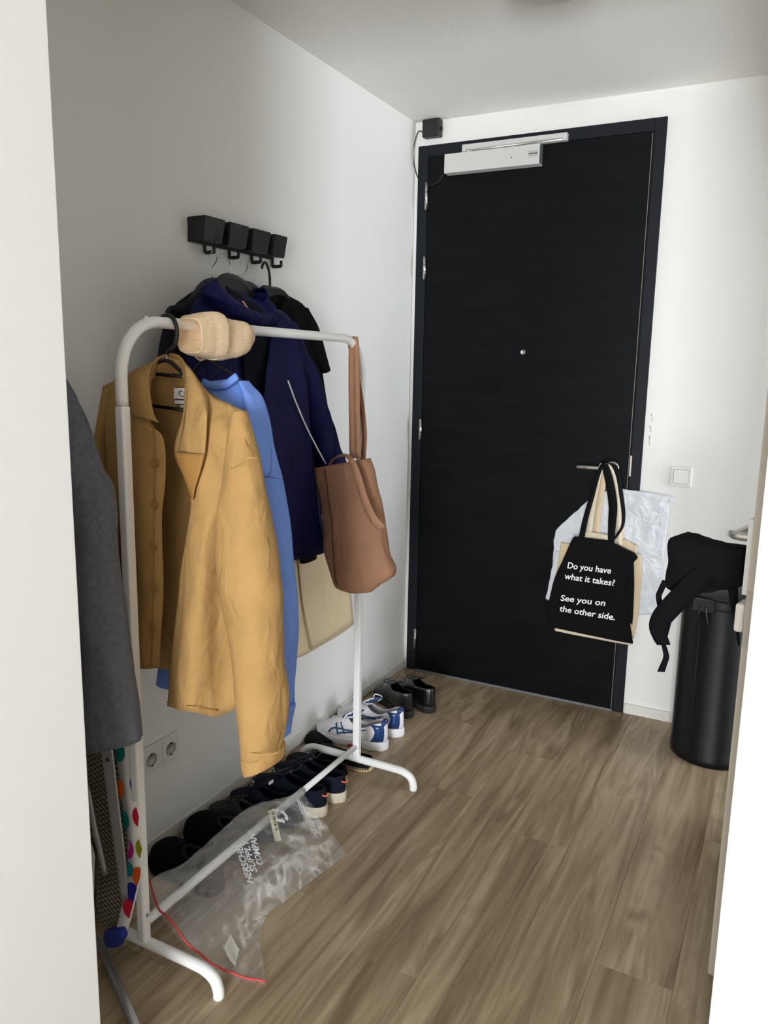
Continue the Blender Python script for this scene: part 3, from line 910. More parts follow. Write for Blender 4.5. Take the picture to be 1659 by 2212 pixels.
# hangers on the hooks
def wood_hanger(label, top, crown, mtl, hook_m=M_CHROME, broad=0.030, group='dark wooden hangers on the wall hooks'):
    """A broad shaped hanger: crown lists left tip, top and right tip along the wall."""
    h = thing('coat_hanger', label, 'hanger', crown[1], group)
    c = Vector(crown[1])
    P = smooth_path([Vector(crown[0]), (Vector(crown[0]) + c) / 2 + Vector((0, 0, 0.024)), c, (Vector(crown[2]) + c) / 2 + Vector((0, 0, 0.024)), Vector(crown[2])], 6)
    V = []
    for i, p in enumerate(P):
        t = abs(i / (len(P) - 1) - 0.5) * 2
        hh = broad * (1 - 0.45 * t)
        for k in range(12):
            a = 2 * PI * k / 12
            V.append(p + Vector((0.009 * math.sin(a), 0, hh * math.cos(a) - hh)))
    Q = grid_faces(len(P), 12, True) + [tuple(range(11, -1, -1)), tuple((len(P) - 1) * 12 + k for k in range(12))]
    link_mesh('shoulder_bar', V, Q, mtl, h)
    t = Vector(top)
    pts = [c + Vector((0, 0, -0.01)), c + Vector((0, 0, 0.022)), c.lerp(t, 0.62) + Vector((0, 0.010, 0)), t + Vector((0, 0.012, -0.012)), t + Vector((0, 0, 0.002)), t + Vector((0, -0.014, -0.003)), t + Vector((0, -0.021, -0.018))]
    tube('hook', pts, 0.0017 if hook_m is M_CHROME else 0.0042, hook_m, h, seg=8, n=6)
    return h
wood_hanger('dark hanger with chrome hook, leftmost on the wall hooks', (0.04,-1.4213,1.7563), [(0.09,-1.6095,1.5811), (0.09,-1.4949,1.6754), (0.09,-1.3659,1.6228)], M_BLKWOOD)
wood_hanger('broad black hanger with rounded crown above the navy jacket collar', (0.045,-1.3832,1.7597), [(0.135,-1.5862,1.6039), (0.135,-1.471,1.6889), (0.135,-1.3219,1.6052)], M_BLKWOOD, broad=0.042)
wood_hanger('black hanger whose chrome hook hangs from the third wall hook', (0.04,-1.2795,1.7532), [(0.085,-1.4664,1.6147), (0.085,-1.3333,1.6846), (0.085,-1.2068,1.6075)], M_BLKWOOD)
wood_hanger('black plastic hanger with thick black hook inside the black T-shirt', (0.04,-1.1693,1.7556), [(0.08,-1.2959,1.6218), (0.08,-1.2038,1.6813), (0.08,-1.0557,1.6214)], M_BLACKPL, M_BLACKPL, 0.02, None)

# ================================================================== garments along the left wall
WX = (1, 0, 0)
# beige coat, closest to the wall
bc = thing('trench_coat', 'beige coat at the back, its lower hem showing under the navy jacket', 'coat', (0.03, -0.95, 0.4))
puff('body', [(0.032,-1.402,1.5945),(0.032,-1.4691,1.4583),(0.032,-1.4567,1.2139),(0.032,-1.3095,0.8286),(0.032,-1.105,0.5692),(0.032,-1.0071,0.3757)], [(0.032,-1.1957,1.5978),(0.032,-0.9843,1.4689),(0.032,-0.8325,1.1703),(0.032,-0.6745,0.6996),(0.032,-0.6086,0.5113),(0.032,-0.5678,0.3851)],
     lambda t: 0.024 + 0.012 * min(1, t * 3), WX, M_BEIGE, bc, ns=8, seg=36, amp=0.003, scale=9, seed=31, hollow=0.02)
sheet('front_flap', [[(0.058,-1.0258,0.8582),(0.058,-0.9354,0.8423),(0.058,-0.8396,0.8289),(0.058,-0.7094,0.8025)], [(0.056,-1.0055,0.7187),(0.056,-0.8682,0.7028),(0.056,-0.7677,0.6995),(0.056,-0.6827,0.6948)], [(0.056,-0.9755,0.5551),(0.056,-0.8674,0.5441),(0.056,-0.7307,0.5458),(0.056,-0.6359,0.5509)], [(0.055,-0.9237,0.391),(0.055,-0.8314,0.3899),(0.055,-0.7269,0.3962),(0.055,-0.6046,0.4035)]],
      M_BEIGE, bc, nc=16, sub=5, amp=0.003, scale=10, seed=33, th=0.003)
seam([(0.061,-1.0278,0.7666),(0.061,-1.0073,0.6511),(0.061,-0.977,0.5387),(0.061,-0.9298,0.3959)], bc, mat('beige_seam', rgb(150, 126, 94), 0.8), 0.0010)
# charcoal coat on the left
cc = thing('zip_coat', 'charcoal coat with a zipped collar, left of the navy jacket on the wall hooks', 'coat', (0.08, -1.5, 0.8))
puff('body', [(0.085,-1.5259,1.6324),(0.085,-1.6614,1.5822),(0.085,-1.6921,1.5196),(0.085,-1.7124,1.4534),(0.085,-1.73,1.2971),(0.085,-1.7336,1.0747),(0.085,-1.722,0.8669)], [(0.085,-1.4658,1.6327),(0.085,-1.4039,1.5935),(0.085,-1.3741,1.4744),(0.085,-1.3675,1.2811),(0.085,-1.3551,1.0223),(0.085,-1.3438,0.7817)],
     lambda t: 0.02 + 0.035 * min(1, t * 4), WX, M_CHAR, cc, ns=8, seg=36, amp=0.004, scale=10, seed=41, hollow=0.02, tv=1.3)
puff('shoulder_yoke', [(0.1,-1.5238,1.6447),(0.1,-1.6107,1.6051),(0.1,-1.6712,1.5741)], [(0.1,-1.4927,1.6224),(0.1,-1.5686,1.5814),(0.1,-1.6127,1.554)], 0.03, WX, M_CHAR, cc, ns=6, seg=24)
puff('hood', [(0.075,-1.5016,1.6475),(0.075,-1.5431,1.6361),(0.075,-1.576,1.6184),(0.075,-1.6064,1.6012)], [(0.075,-1.4942,1.633),(0.075,-1.5263,1.6176),(0.075,-1.5577,1.6026),(0.075,-1.5885,1.5878)], 0.05, WX, M_BLACKCOT, cc, ns=6, seg=20)
tube('zip', [(0.118,-1.7154,1.566),(0.118,-1.7012,1.5786),(0.118,-1.6768,1.5828),(0.118,-1.6524,1.5728),(0.118,-1.6389,1.5497)], 0.0024, M_INK, cc, seg=6, n=5)
# black T-shirt at the right
ts = thing('t_shirt', 'black short-sleeved T-shirt at the right end of the wall hooks', 'shirt', (0.07, -1.0, 0.8))
puff('body', [(0.078,-1.2285,1.6482),(0.078,-1.2587,1.5761),(0.078,-1.2663,1.4205),(0.078,-1.2356,1.2011),(0.078,-1.1795,0.9661),(0.078,-1.1352,0.8152)], [(0.078,-1.1274,1.6685),(0.078,-0.9966,1.6288),(0.078,-0.926,1.5338),(0.078,-0.863,1.3248),(0.078,-0.796,1.1359),(0.078,-0.753,0.9739)],
     lambda t: 0.02 + 0.02 * min(1, t * 4), WX, M_BLACKCOT, ts, ns=8, seg=36, amp=0.003, scale=10, seed=51, hollow=0.02, tv=1.2)
puff('sleeve', [(0.085,-1.0631,1.6327),(0.085,-1.0216,1.545),(0.085,-0.9725,1.4696),(0.085,-0.9123,1.4102)], [(0.085,-0.9959,1.6257),(0.085,-0.9373,1.5771),(0.085,-0.8975,1.5032),(0.085,-0.8595,1.4299)], lambda t: 0.03 + 0.015 * t, WX, M_BLACKCOT, ts, ns=8, seg=28, amp=0.003, scale=12, seed=53, hollow=0.015, tv=0.8)
tube('collar', [(0.104,-1.279,1.6295),(0.104,-1.2506,1.6069),(0.104,-1.2064,1.5959),(0.104,-1.1707,1.6184),(0.104,-1.1601,1.6535)], 0.0065, M_BLACKCOT, ts, seg=10, n=5)
quad('label', [(0.108,-1.2558,1.6313),(0.108,-1.2437,1.6309),(0.108,-1.2437,1.6254),(0.108,-1.2559,1.6258)], M_LABEL, ts)
# navy jacket in front
nj = thing('hooded_jacket', 'navy blue hooded jacket hanging open with white piping, front of the wall hooks', 'jacket', (0.165, -1.3, 0.8))
puff('body', [(0.165,-1.5928,1.6314),(0.165,-1.6683,1.5779),(0.165,-1.6957,1.4662),(0.165,-1.697,1.2991),(0.165,-1.6768,1.1121),(0.165,-1.6381,0.8616)], [(0.165,-1.3651,1.6185),(0.165,-1.2218,1.5745),(0.165,-1.1837,1.48),(0.165,-1.1442,1.2747),(0.165,-1.0735,1.054),(0.165,-1.0093,0.8043)],
     lambda t: 0.03 + 0.07 * min(1, t * 3), WX, M_NAVY, nj, ns=10, seg=48, amp=0.008, scale=11, seed=61, vs=0.5, hollow=0.02, tv=1.0)
puff('sleeve', [(0.185,-1.3122,1.5822),(0.185,-1.2446,1.4364),(0.185,-1.1747,1.2916),(0.185,-1.0996,1.1438),(0.185,-1.0645,1.0781)], [(0.185,-1.2236,1.563),(0.185,-1.1285,1.4378),(0.185,-1.0455,1.3019),(0.185,-0.9657,1.185),(0.185,-0.9236,1.1169)],
     lambda t: 0.03 + 0.06 * min(1, t * 3), WX, M_NAVY, nj, ns=10, seg=36, amp=0.008, scale=13, seed=65, vs=0.5, hollow=0.02, tv=0.9)
# dark opening between the fronts, with the right front edge standing proud
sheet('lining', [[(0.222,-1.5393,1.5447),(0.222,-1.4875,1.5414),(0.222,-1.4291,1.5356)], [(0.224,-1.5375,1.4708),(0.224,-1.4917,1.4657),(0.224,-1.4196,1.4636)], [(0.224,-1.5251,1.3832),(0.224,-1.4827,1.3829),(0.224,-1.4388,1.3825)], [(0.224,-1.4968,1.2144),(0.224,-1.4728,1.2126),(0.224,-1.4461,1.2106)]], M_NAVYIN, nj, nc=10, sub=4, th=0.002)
sheet('front_edge', [[(0.225,-1.3927,1.5465),(0.225,-1.3416,1.54),(0.225,-1.2735,1.519)], [(0.236,-1.4319,1.4608),(0.236,-1.3583,1.4558),(0.236,-1.2651,1.4438)], [(0.238,-1.4581,1.383),(0.238,-1.3547,1.3794),(0.238,-1.2322,1.3528)], [(0.236,-1.4581,1.2122),(0.236,-1.3412,1.1964),(0.236,-1.1994,1.1633)], [(0.232,-1.4438,1.048),(0.232,-1.3116,1.0225),(0.232,-1.1649,0.9942)], [(0.224,-1.3999,0.874),(0.224,-1.2748,0.8517),(0.224,-1.1139,0.8352)]],
      M_NAVY, nj, nc=18, sub=5, amp=0.008, scale=14, seed=70, vs=0.5, th=0.003)
# hood rolled around the neck
puff('hood', [(0.2,-1.64,1.6493),(0.2,-1.6633,1.6077),(0.2,-1.6087,1.5792),(0.2,-1.5106,1.5466),(0.2,-1.4255,1.5359),(0.2,-1.3573,1.5553)], [(0.2,-1.603,1.6389),(0.2,-1.573,1.6155),(0.2,-1.5258,1.595),(0.2,-1.4509,1.5805),(0.2,-1.398,1.5841),(0.2,-1.3659,1.6073)], lambda t: 0.05 + 0.03 * math.sin(PI * t), WX, M_NAVY, nj, ns=8, seg=30, amp=0.010, scale=24, seed=75, vs=1.0)
puff('hood', [(0.165,-1.3847,1.656),(0.165,-1.3488,1.6357),(0.165,-1.312,1.6067),(0.165,-1.3029,1.5723)], [(0.165,-1.3534,1.6353),(0.165,-1.3855,1.6117),(0.165,-1.3543,1.5824),(0.165,-1.3315,1.5544)], 0.05, WX, M_NAVY, nj, ns=8, seg=24, amp=0.008, scale=24, seed=78, vs=1.0)
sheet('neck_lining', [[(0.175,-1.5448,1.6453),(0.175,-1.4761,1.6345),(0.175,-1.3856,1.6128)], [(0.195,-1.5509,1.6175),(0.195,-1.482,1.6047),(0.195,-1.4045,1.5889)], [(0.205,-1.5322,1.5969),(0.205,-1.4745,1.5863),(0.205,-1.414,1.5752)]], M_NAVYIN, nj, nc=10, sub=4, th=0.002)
quad('label', [(0.215,-1.5246,1.6071),(0.215,-1.5164,1.6077),(0.215,-1.494,1.5897),(0.215,-1.5044,1.5914)], mat('peach_label', rgb(214, 160, 140), 0.7), nj)
ribbon('piping', [(0.25,-1.3554,1.3932),(0.25,-1.3118,1.3258),(0.25,-1.2559,1.252),(0.25,-1.197,1.1846),(0.25,-1.1409,1.1262)], (0, 1, 0.3), 0.0055, mat('white_piping', rgb(252, 252, 252), 0.5), nj, n=6, th=0.002)
# a black sleeve end that shows below the navy hem
puff('sleeve', [(0.09,-1.0848,0.9532),(0.09,-1.0738,0.8538),(0.09,-1.0451,0.7521)], [(0.09,-0.9671,0.9356),(0.09,-0.9545,0.8322),(0.09,-0.948,0.7555)], 0.034, WX, M_BLACKCOT, cc, ns=6, seg=24, hollow=0.01, tv=0.8)

# ================================================================== ironing board behind the near wall
ib = thing('ironing_board', 'folded ironing board with colourful dotted cover, standing on its nose behind the near left wall', 'ironing board', (0.24, -2.1, 0))
DOT = [rgb(236, 98, 28), rgb(0, 128, 122), rgb(198, 40, 148), rgb(40, 50, 160), rgb(220, 40, 66), rgb(170, 172, 30), rgb(40, 150, 160)]
M_COVER = mat('white_cover_cotton', rgb(248, 248, 248), 0.85, bump=0.3, bscale=400, spec=0.2)
M_PAD = mat('cream_padding', rgb(168, 156, 128), 0.9, bump=0.6, bscale=120, var=0.12, vscale=14, spec=0.2)
M_WIRE = mat('dark_wire', rgb(58, 56, 54), 0.5, metal=0.6)
# outline of the lower half, right side then mirrored about the board's axis
edge_r = [(0.2913,-2.056,0.6169),(0.2934,-2.06,0.5536),(0.3066,-2.067,0.4803),(0.3218,-2.075,0.3985),(0.3328,-2.082,0.3076),(0.335,-2.085,0.2636),(0.3251,-2.087,0.2302),(0.3104,-2.093,0.1693),(0.2916,-2.0985,0.102),(0.2721,-2.102,0.0646),(0.2511,-2.103,0.0509)]
in_r = [(0.2451,-2.057,0.6066),(0.248,-2.061,0.5357),(0.2621,-2.068,0.4486),(0.2811,-2.076,0.3799),(0.2939,-2.083,0.3232),(0.2893,-2.086,0.2379),(0.2799,-2.09,0.181),(0.269,-2.095,0.1371),(0.2623,-2.099,0.1063),(0.2575,-2.101,0.0908),(0.2521,-2.102,0.0845)]
ax_x = edge_r[-1][0]
def half_width(z):
    return 0.010 + 0.105 * min(1.0, max(z, 0.0) / 0.40) ** 0.40
ER = smooth_path(edge_r, 5)
x0_ = ER[0].x
topx = [Vector((x0_ - 0.16 * (z - 0.59), -2.10 + 0.0725 * z, z)) for z in (1.1, 1.0, 0.9, 0.75)]
ER = topx + ER
EL = [Vector((p.x - 2 * half_width(p.z), p.y, p.z)) for p in ER]
n = len(ER)
def strip3(A, B, name, m, parent, th, back=0.0):
    V = []
    for a, b in zip(A, B):
        V += [a + Vector((0, back, 0)), b + Vector((0, back, 0))]
    o = link_mesh(name, V, grid_faces(len(A), 2), m, parent)
    solidify(o, th, 0)
    return o
strip3([p.lerp(q, 0.06) for p, q in zip(EL, ER)], [p.lerp(q, 0.92) for p, q in zip(EL, ER)], 'padding', M_PAD, ib, 0.012, 0.010)
strip3([p.lerp(q, 0.04) for p, q in zip(EL, ER)], [p.lerp(q, 0.90) for p, q in zip(EL, ER)], 'cover', M_COVER, ib, 0.003, 0.020)
IR = [Vector((in_r[0][0] - 0.16 * (p.z - 0.59), p.y - 0.001, p.z)) for p in topx] + smooth_path(in_r, 5)
IL = [Vector((l.x + (e.x - i.x), l.y - 0.001, l.z)) for l, e, i in zip(EL, ER, IR)]
for side in (0, 1):
    A, B = (IR, ER) if side == 0 else (EL, IL)
    hem = strip3(A, B, 'cover_hem', M_COVER, ib, 0.004, -0.004)
    if side == 0:
        dots = [(0.16, 1622, 0, 6), (0.10, 1700, 0, 0), (0.9, 1700, 0, 3), (0.06, 1770, 0, 1), (0.95, 1760, 0, 4), (0.06, 1822, 0, 2), (0.95, 1826, 0, 5), (0.12, 1868, 0, 6), (0.75, 1888, 0, 0),
                (0.55, 1925, 0, 3), (0.55, 1962, 0, 4), (0.2, 1998, 0, 5), (0.5, 2024, 0, 3)]
HY = {}
pr = [(0.2574,-2.072,0.4505),(0.3156,-2.072,0.4758),(0.2748,-2.08,0.3789),(0.3269,-2.08,0.4015),(0.2915,-2.087,0.314),(0.3386,-2.087,0.3266),(0.2963,-2.09,0.2645),(0.3293,-2.09,0.2551),(0.3101,-2.095,0.2107),(0.3026,-2.1,0.1686),(0.2554,-2.065,0.5405)]
cols = [0, 3, 1, 4, 2, 5, 6, 0, 3, 4, 1]
M_DOTS = [mat('dot_%s' % k, c, 0.85, spec=0.2) for k, c in zip(('orange', 'green', 'magenta', 'blue', 'red', 'olive', 'teal'), DOT)]
def clip_dot(c, r, lo, hi):
    """A round printed dot kept inside the hem's width at its height."""
    V = [Vector(c)]
    for k in range(26):
        a = 2 * PI * k / 26
        z = c[2] + r * 1.15 * math.sin(a)
        x = c[0] + r * math.cos(a)
        V.append(Vector((min(max(x, lo(z)), hi(z)), 0, z)))
    return V
def at_z(P, z, ax):
    for i in range(len(P) - 1):
        a, b = P[i], P[i + 1]
        if (a.z - z) * (b.z - z) <= 0 and a.z != b.z:
            return a[ax] + (b[ax] - a[ax]) * (z - a.z) / (b.z - a.z)
    return P[-1][ax]
hems = [o for o in ib.children if o.name.startswith('cover_hem')]
for c, k in zip(pr, cols):
    V = clip_dot(c, 0.021 if k != 6 else 0.016, lambda z: at_z(IR, z, 0) + 0.001, lambda z: at_z(ER, z, 0) - 0.0005)
    V = [Vector((v.x, at_z(ER, v.z, 1) - 0.0078, v.z)) for v in V]
    link_mesh('printed_dot', V, [(0, 1 + j, 1 + (j + 1) % 26) for j in range(26)], M_DOTS[k], hems[0], smooth=False)
# blue fabric nose of the cover
puff('cover_nose', [(0.2358,-2.112,0.0952),(0.2284,-2.112,0.0749),(0.2365,-2.112,0.0579)], [(0.2913,-2.112,0.1186),(0.3009,-2.112,0.105),(0.2858,-2.112,0.0745)], 0.03, (0, 1, 0), mat('blue_cover_cotton', rgb(34, 52, 140), 0.85, bump=0.3, bscale=300), ib, ns=5, seg=24)
# wire lattice under the padding
bm = bmesh.new()
def lattice():
    V, Q = [], []
    z0, z1 = 0.062, 0.80
    for s in (1, -1):
        for k in range(-14, 76):
            zc = z0 + k * 0.0125
            prev = None
            for j in range(0, 33):
                x = ax_x - 0.28 + j * 0.01
                z = zc + s * (j - 16) * 0.006
                if z < z0 or z > z1 or x > at_z(IR, z, 0) or x < at_z(IL, z, 0):
                    prev = None
                    continue
                p = Vector((x, -2.10 + 0.0725 * z - 0.0015, z))
                if prev is not None:
                    b = len(V)
                    d = Vector((0, 0, 0.0012))
                    e = Vector((0, -0.0016, 0))
                    V.extend([prev - d, prev + e, prev + d, p - d, p + e, p + d])
                    Q.extend([(b, b + 1, b + 4, b + 3), (b + 1, b + 2, b + 5, b + 4)])
                prev = p
    return V, Q
V, Q = lattice()
lt = link_mesh('wire_lattice', V, Q, M_WIRE, ib)
lt['kind'] = 'stuff'
# metal frame rail and folded legs
fr = [(0.2111,-2.081,0.6086),(0.2178,-2.085,0.554),(0.2512,-2.1,0.4063),(0.2783,-2.11,0.2897),(0.3014,-2.1175,0.199)]
fr2 = [(0.2441,-2.081,0.6162),(0.2553,-2.085,0.5632),(0.2856,-2.1,0.4163),(0.3081,-2.11,0.2994),(0.3166,-2.1175,0.2117)]
o = sheet('frame_rail', [[a, Vector(a).lerp(Vector(b), 0.35) + Vector((0, -0.010, 0)), Vector(a).lerp(Vector(b), 0.5) + Vector((0, -0.008, 0)), b] for a, b in zip(fr, fr2)], M_GALV, ib, nc=9, sub=4, th=0.0015)
rv = (0.2465,-2.094,0.5293)
lathe('rivet', [(0.005, 0), (0.005, -0.002), (0.002, -0.003)], rv, M_BLACKPL, o, seg=12, axis='y')
tube('leg', [(0.1767,-2.095,0.4538),(0.2116,-2.11,0.3678),(0.2315,-2.115,0.3134),(0.2523,-2.12,0.2511)], 0.0075, M_GALV, ib, seg=12, n=4)
tube('leg', [(0.165, -2.078, 0.02), (0.47, -2.246, 0.02)], 0.0105, M_GALV, ib, seg=14)

# ================================================================== grey coat in front of the board
gc = thing('wool_coat', 'dark grey wool coat with wide sleeve, cut off by the near left wall', 'coat', (0.25, -2.2, 0.6))
puff('body', [(0.1637,-2.2,1.4248),(0.182,-2.2,1.322),(0.1784,-2.2,1.128),(0.182,-2.2,0.9264),(0.1858,-2.2,0.7163),(0.1924,-2.2,0.62)], [(0.2834,-2.2,1.4039),(0.3356,-2.2,1.324),(0.3648,-2.2,1.1928),(0.3423,-2.2,0.9511),(0.3355,-2.2,0.7483),(0.3296,-2.2,0.6584)], lambda t: 0.03 + 0.07 * min(1, t * 4), (0, 1, 0), M_GREYWOOL, gc, ns=8, seg=36, amp=0.004, scale=10, seed=81, hollow=0.02)
puff('sleeve', [(0.2984,-2.215,1.4042),(0.3183,-2.215,1.3284),(0.3269,-2.215,1.2377),(0.3285,-2.215,1.1166),(0.3219,-2.215,0.9518),(0.322,-2.215,0.802),(0.3245,-2.215,0.6436)], [(0.3056,-2.215,1.3981),(0.3524,-2.215,1.3254),(0.3891,-2.215,1.2583),(0.4244,-2.215,1.1923),(0.4268,-2.215,1.0247),(0.4471,-2.215,0.8561),(0.4742,-2.215,0.6814)],
     lambda t: 0.025 + 0.08 * min(1, t * 2.4), (0, 1, 0), M_GREYWOOL, gc, ns=10, seg=44, power=2.1, amp=0.014, scale=13, seed=84, vs=0.25, hollow=0.03, tv=0.75)

# ================================================================== double wall socket
sk = thing('wall_socket', 'white double power socket on the left wall behind the rack post', 'socket', (0, -1.67, 0.3))
z0, z1 = 0.252, 0.337
box('frame', (0, -1.752, z0), (0.008, -1.596, z1), M_WHITEPL, sk, bev=0.003)
M_DARKHOLE = mat('dark_hole', rgb(28, 28, 28), 0.8)
for y in (-1.714, -1.634):
    pl = box('cover_plate', (0.007, y - 0.034, z0 + 0.008), (0.0105, y + 0.034, z1 - 0.008), M_WHITEPL, sk, bev=0.0015)
    lathe('socket_well', [(0.0215, 0.0112), (0.0205, 0.0118), (0.0195, 0.0108), (0.0192, 0.0106), (0.001, 0.0106)], (0, y, (z0 + z1) / 2), mat('socket_shade', rgb(212, 209, 203), 0.4), pl, seg=32, axis='x')
    for dz, dy in ((0, 0.0095), (0, -0.0095)):
        lathe('pin_hole', [(0.0026, 0.0108), (0.0026, 0.0111), (0.001, 0.0111)], (0, y + dy, (z0 + z1) / 2 + dz), M_DARKHOLE, pl, seg=12, axis='x')
    for s in (-1, 1):
        box('earth_clip', (0.0106, y - 0.003, (z0 + z1) / 2 + s * 0.018 - 0.002), (0.0125, y + 0.003, (z0 + z1) / 2 + s * 0.018 + 0.002), M_DARKHOLE, pl)

# ================================================================== shoes along the wall
def shoe_curve(T, t):
    for i in range(len(T) - 1):
        if T[i][0] <= t <= T[i + 1][0]:
            a, b = T[i], T[i + 1]
            u = (t - a[0]) / (b[0] - a[0])
            p = T[i - 1] if i else a
            q = T[i + 2] if i + 2 < len(T) else b
            m0 = (b[1] - p[1]) / max(b[0] - p[0], 1e-6) * (b[0] - a[0])
            m1 = (q[1] - a[1]) / max(q[0] - a[0], 1e-6) * (b[0] - a[0])
            return (2 * u ** 3 - 3 * u * u + 1) * a[1] + (u ** 3 - 2 * u * u + u) * m0 + (3 * u * u - 2 * u ** 3) * b[1] + (u ** 3 - u * u) * m1
    return T[-1][1]
WID = [(0, 0.0), (0.012, 0.013), (0.04, 0.0225), (0.09, 0.0295), (0.2, 0.034), (0.42, 0.032), (0.6, 0.041), (0.74, 0.047), (0.86, 0.043), (0.95, 0.028), (0.985, 0.014), (1.0, 0.0)]
def local(o, parent):
    o.parent = parent
    return o
def shoe(name, label, heel, toe, L=0.285, W=1.0, sole_h=0.022, sole_out=0.004, collar=((0, 0.10), (0.2, 0.082), (0.42, 0.072), (0.56, 0.088)), vamp=((0.56, 0.09), (0.7, 0.07), (0.85, 0.052), (0.95, 0.04), (1.0, 0.028)),
         op=0.54, m_up=None, m_sole=None, m_in=None, heel_lift=0.0, cat='shoe', group=None, lean=0.0, mirror=1):
    """heel and toe are floor points; the upper is two half shells that stay open over the foot hole."""
    h, t = Vector((heel[0], heel[1], 0)), Vector((toe[0], toe[1], 0))
    d = (t - h).normalized()
    root = thing(name, label, cat, h, group)
    root.rotation_euler = (0, 0, math.atan2(d.y, d.x))
    NS, NA = 34, 9
    V, Q = [], []
    TT = [0.5 - 0.5 * math.cos(PI * i / (NS - 1)) for i in range(NS)]
    for s in (1, -1):
        b0 = len(V)
        for t_ in TT:
            w = shoe_curve(WID, t_) * W
            if t_ <= op:
                hz = shoe_curve(collar, t_)
                cw = w * (0.80 - 0.10 * t_ / op)
                if t_ > op - 0.12:
                    cw *= max(0.0, (op - t_) / 0.12) ** 0.5
            else:
                hz = shoe_curve(vamp, t_)
                cw = 0.0
            hz = max(hz, sole_h + 0.004)
            for a in range(NA):
                u = a / (NA - 1)
                ang = u * PI / 2
                y = cw + (w - cw) * math.cos(ang) ** 0.75
                z = sole_h * 0.8 + (hz - sole_h * 0.8) * math.sin(ang) ** 0.85
                xx = L * t_
                if t_ < 0.05:
                    xx += 0.010 * math.sin(ang * 2) * (1 - t_ / 0.05) * -0.3 + 0.006 * u
                off = 0.006 * math.sin(PI * t_) * mirror
                V.append(Vector((xx, s * y + off, z)))
        for i in range(NS - 1):
            for a in range(NA - 1):
                p = b0 + i * NA + a
                f = (p, p + 1, p + NA + 1, p + NA)
                Q.append(f if s > 0 else f[::-1])
    bm = bmesh.new()
    vs = [bm.verts.new(v) for v in V]
    for f in Q:
        try:
            bm.faces.new([vs[k] for k in f])
        except ValueError:
            pass
    bmesh.ops.remove_doubles(bm, verts=bm.verts, dist=0.0004)
    up = local(link_bm('upper', bm, m_up, None, smooth=True), root)
    solidify(up, 0.003, 0)
    # sole
    def outline(k, z, gx=0.0):
        R = []
        for s in (1, -1):
            seq = TT if s > 0 else TT[::-1]
            for t_ in seq[:-1]:
                w = shoe_curve(WID, t_) * W + k * min(1, min(t_, 1 - t_) * 30)
                R.append(Vector((L * t_ + (k if t_ > 0.5 else -k) * (1 if min(t_, 1 - t_) < 0.02 else 0), s * w + 0.006 * math.sin(PI * t_) * mirror, z + gx * max(0, t_ - 0.8) * 0.25)))
        return R
    rings = [outline(sole_out - 0.003, 0.0005, 0.5), outline(sole_out, 0.004, 0.5), outline(sole_out, sole_h - 0.003, 0.2), outline(sole_out - 0.002, sole_h, 0.2)]
    k = len(rings[0])
    SV = [p for r in rings for p in r]
    SQ = grid_faces(4, k, True) + [tuple(range(k - 1, -1, -1)), tuple(3 * k + j for j in range(k))]
    so = local(link_mesh('sole', SV, SQ, m_sole, None), root)
    sharp(so, 50)
    # insole, seen down the opening
    I = [p for p in outline(-0.004, sole_h + 0.006)]
    local(link_mesh('insole', I, [tuple(range(len(I)))], m_in or M_BLACKCOT, None, smooth=False), root)
    return root
def collar_trim(root, L, W, collar, op, m, r=0.005):
    pts = []
    for sgn in (1, -1):
        seq = [op * k / 12 for k in range(13)]
        row = []
        for t_ in seq:
            w = shoe_curve(WID, t_) * W
            cw = w * (0.80 - 0.10 * t_ / op)
            if t_ > op - 0.12:
                cw *= max(0.0, (op - t_) / 0.12) ** 0.5
            row.append(Vector((L * t_, sgn * cw + 0.006 * math.sin(PI * t_), shoe_curve(collar, t_))))
        pts += row[::-1] if sgn > 0 else row[1:]
    return local(tube('collar_trim', pts, r, m, None, seg=10, n=2), root)
def tongue(root, L, m, x0=0.42, x1=0.62, z0=0.115, z1=0.078, w=0.022, lean=0.0):
    rows = [[(L * x0, -w, z0 - 0.006), (L * x0 - 0.004, 0, z0), (L * x0, w, z0 - 0.006)],
            [(L * (x0 + x1) / 2, -w, (z0 + z1) / 2 - 0.004), (L * (x0 + x1) / 2, 0, (z0 + z1) / 2 + 0.006), (L * (x0 + x1) / 2, w, (z0 + z1) / 2 - 0.004)],
            [(L * x1, -w * 0.9, z1 - 0.006), (L * x1, 0, z1 + 0.002), (L * x1, w * 0.9, z1 - 0.006)]]
    R = [[Vector(p) for p in r] for r in rows]
    o = sheet('tongue', R, m, None, nc=9, sub=5, th=0.005)
    return local(o, root)
def laces(root, L, m, rows=4, x0=0.5, x1=0.72, z0=0.094, z1=0.072, w=0.018, r=0.0022, loops=True, lift=0.004):
    pts = []
    for i in range(rows):
        u = i / (rows - 1)
        x, z = L * (x1 + (x0 - x1) * u), z1 + (z0 - z1) * u + lift
        s = 1 if i % 2 else -1
        pts += [(x, s * w, z - 0.003), (x + 0.003, 0, z + 0.003), (x - 0.002, -s * w, z - 0.003)]
    o = local(tube('laces', pts, r, m, None, seg=8, n=4), root)
    if loops:
        x, z = L * x0, z0 + lift
        local(tube('lace_bow', [(x, 0, z), (x - 0.01, 0.02, z + 0.022), (x + 0.012, 0.045, z + 0.012), (x + 0.014, 0.03, z - 0.004), (x, 0, z), (x + 0.006, -0.022, z + 0.02), (x - 0.014, -0.046, z + 0.006), (x - 0.008, -0.028, z - 0.006), (x, 0, z)], r, m, None, seg=8, n=5), root)
        local(tube('lace_end', [(x, 0, z), (x + 0.02, 0.03, z + 0.006), (x + 0.03, 0.05, z - 0.03)], r, m, None, seg=8, n=5), root)
    return o
M_FELT = mat('black_felt', rgb(15, 15, 18), 0.95, bump=0.9, bscale=180, var=0.15, vscale=40, sheen=0.15, spec=0.1)
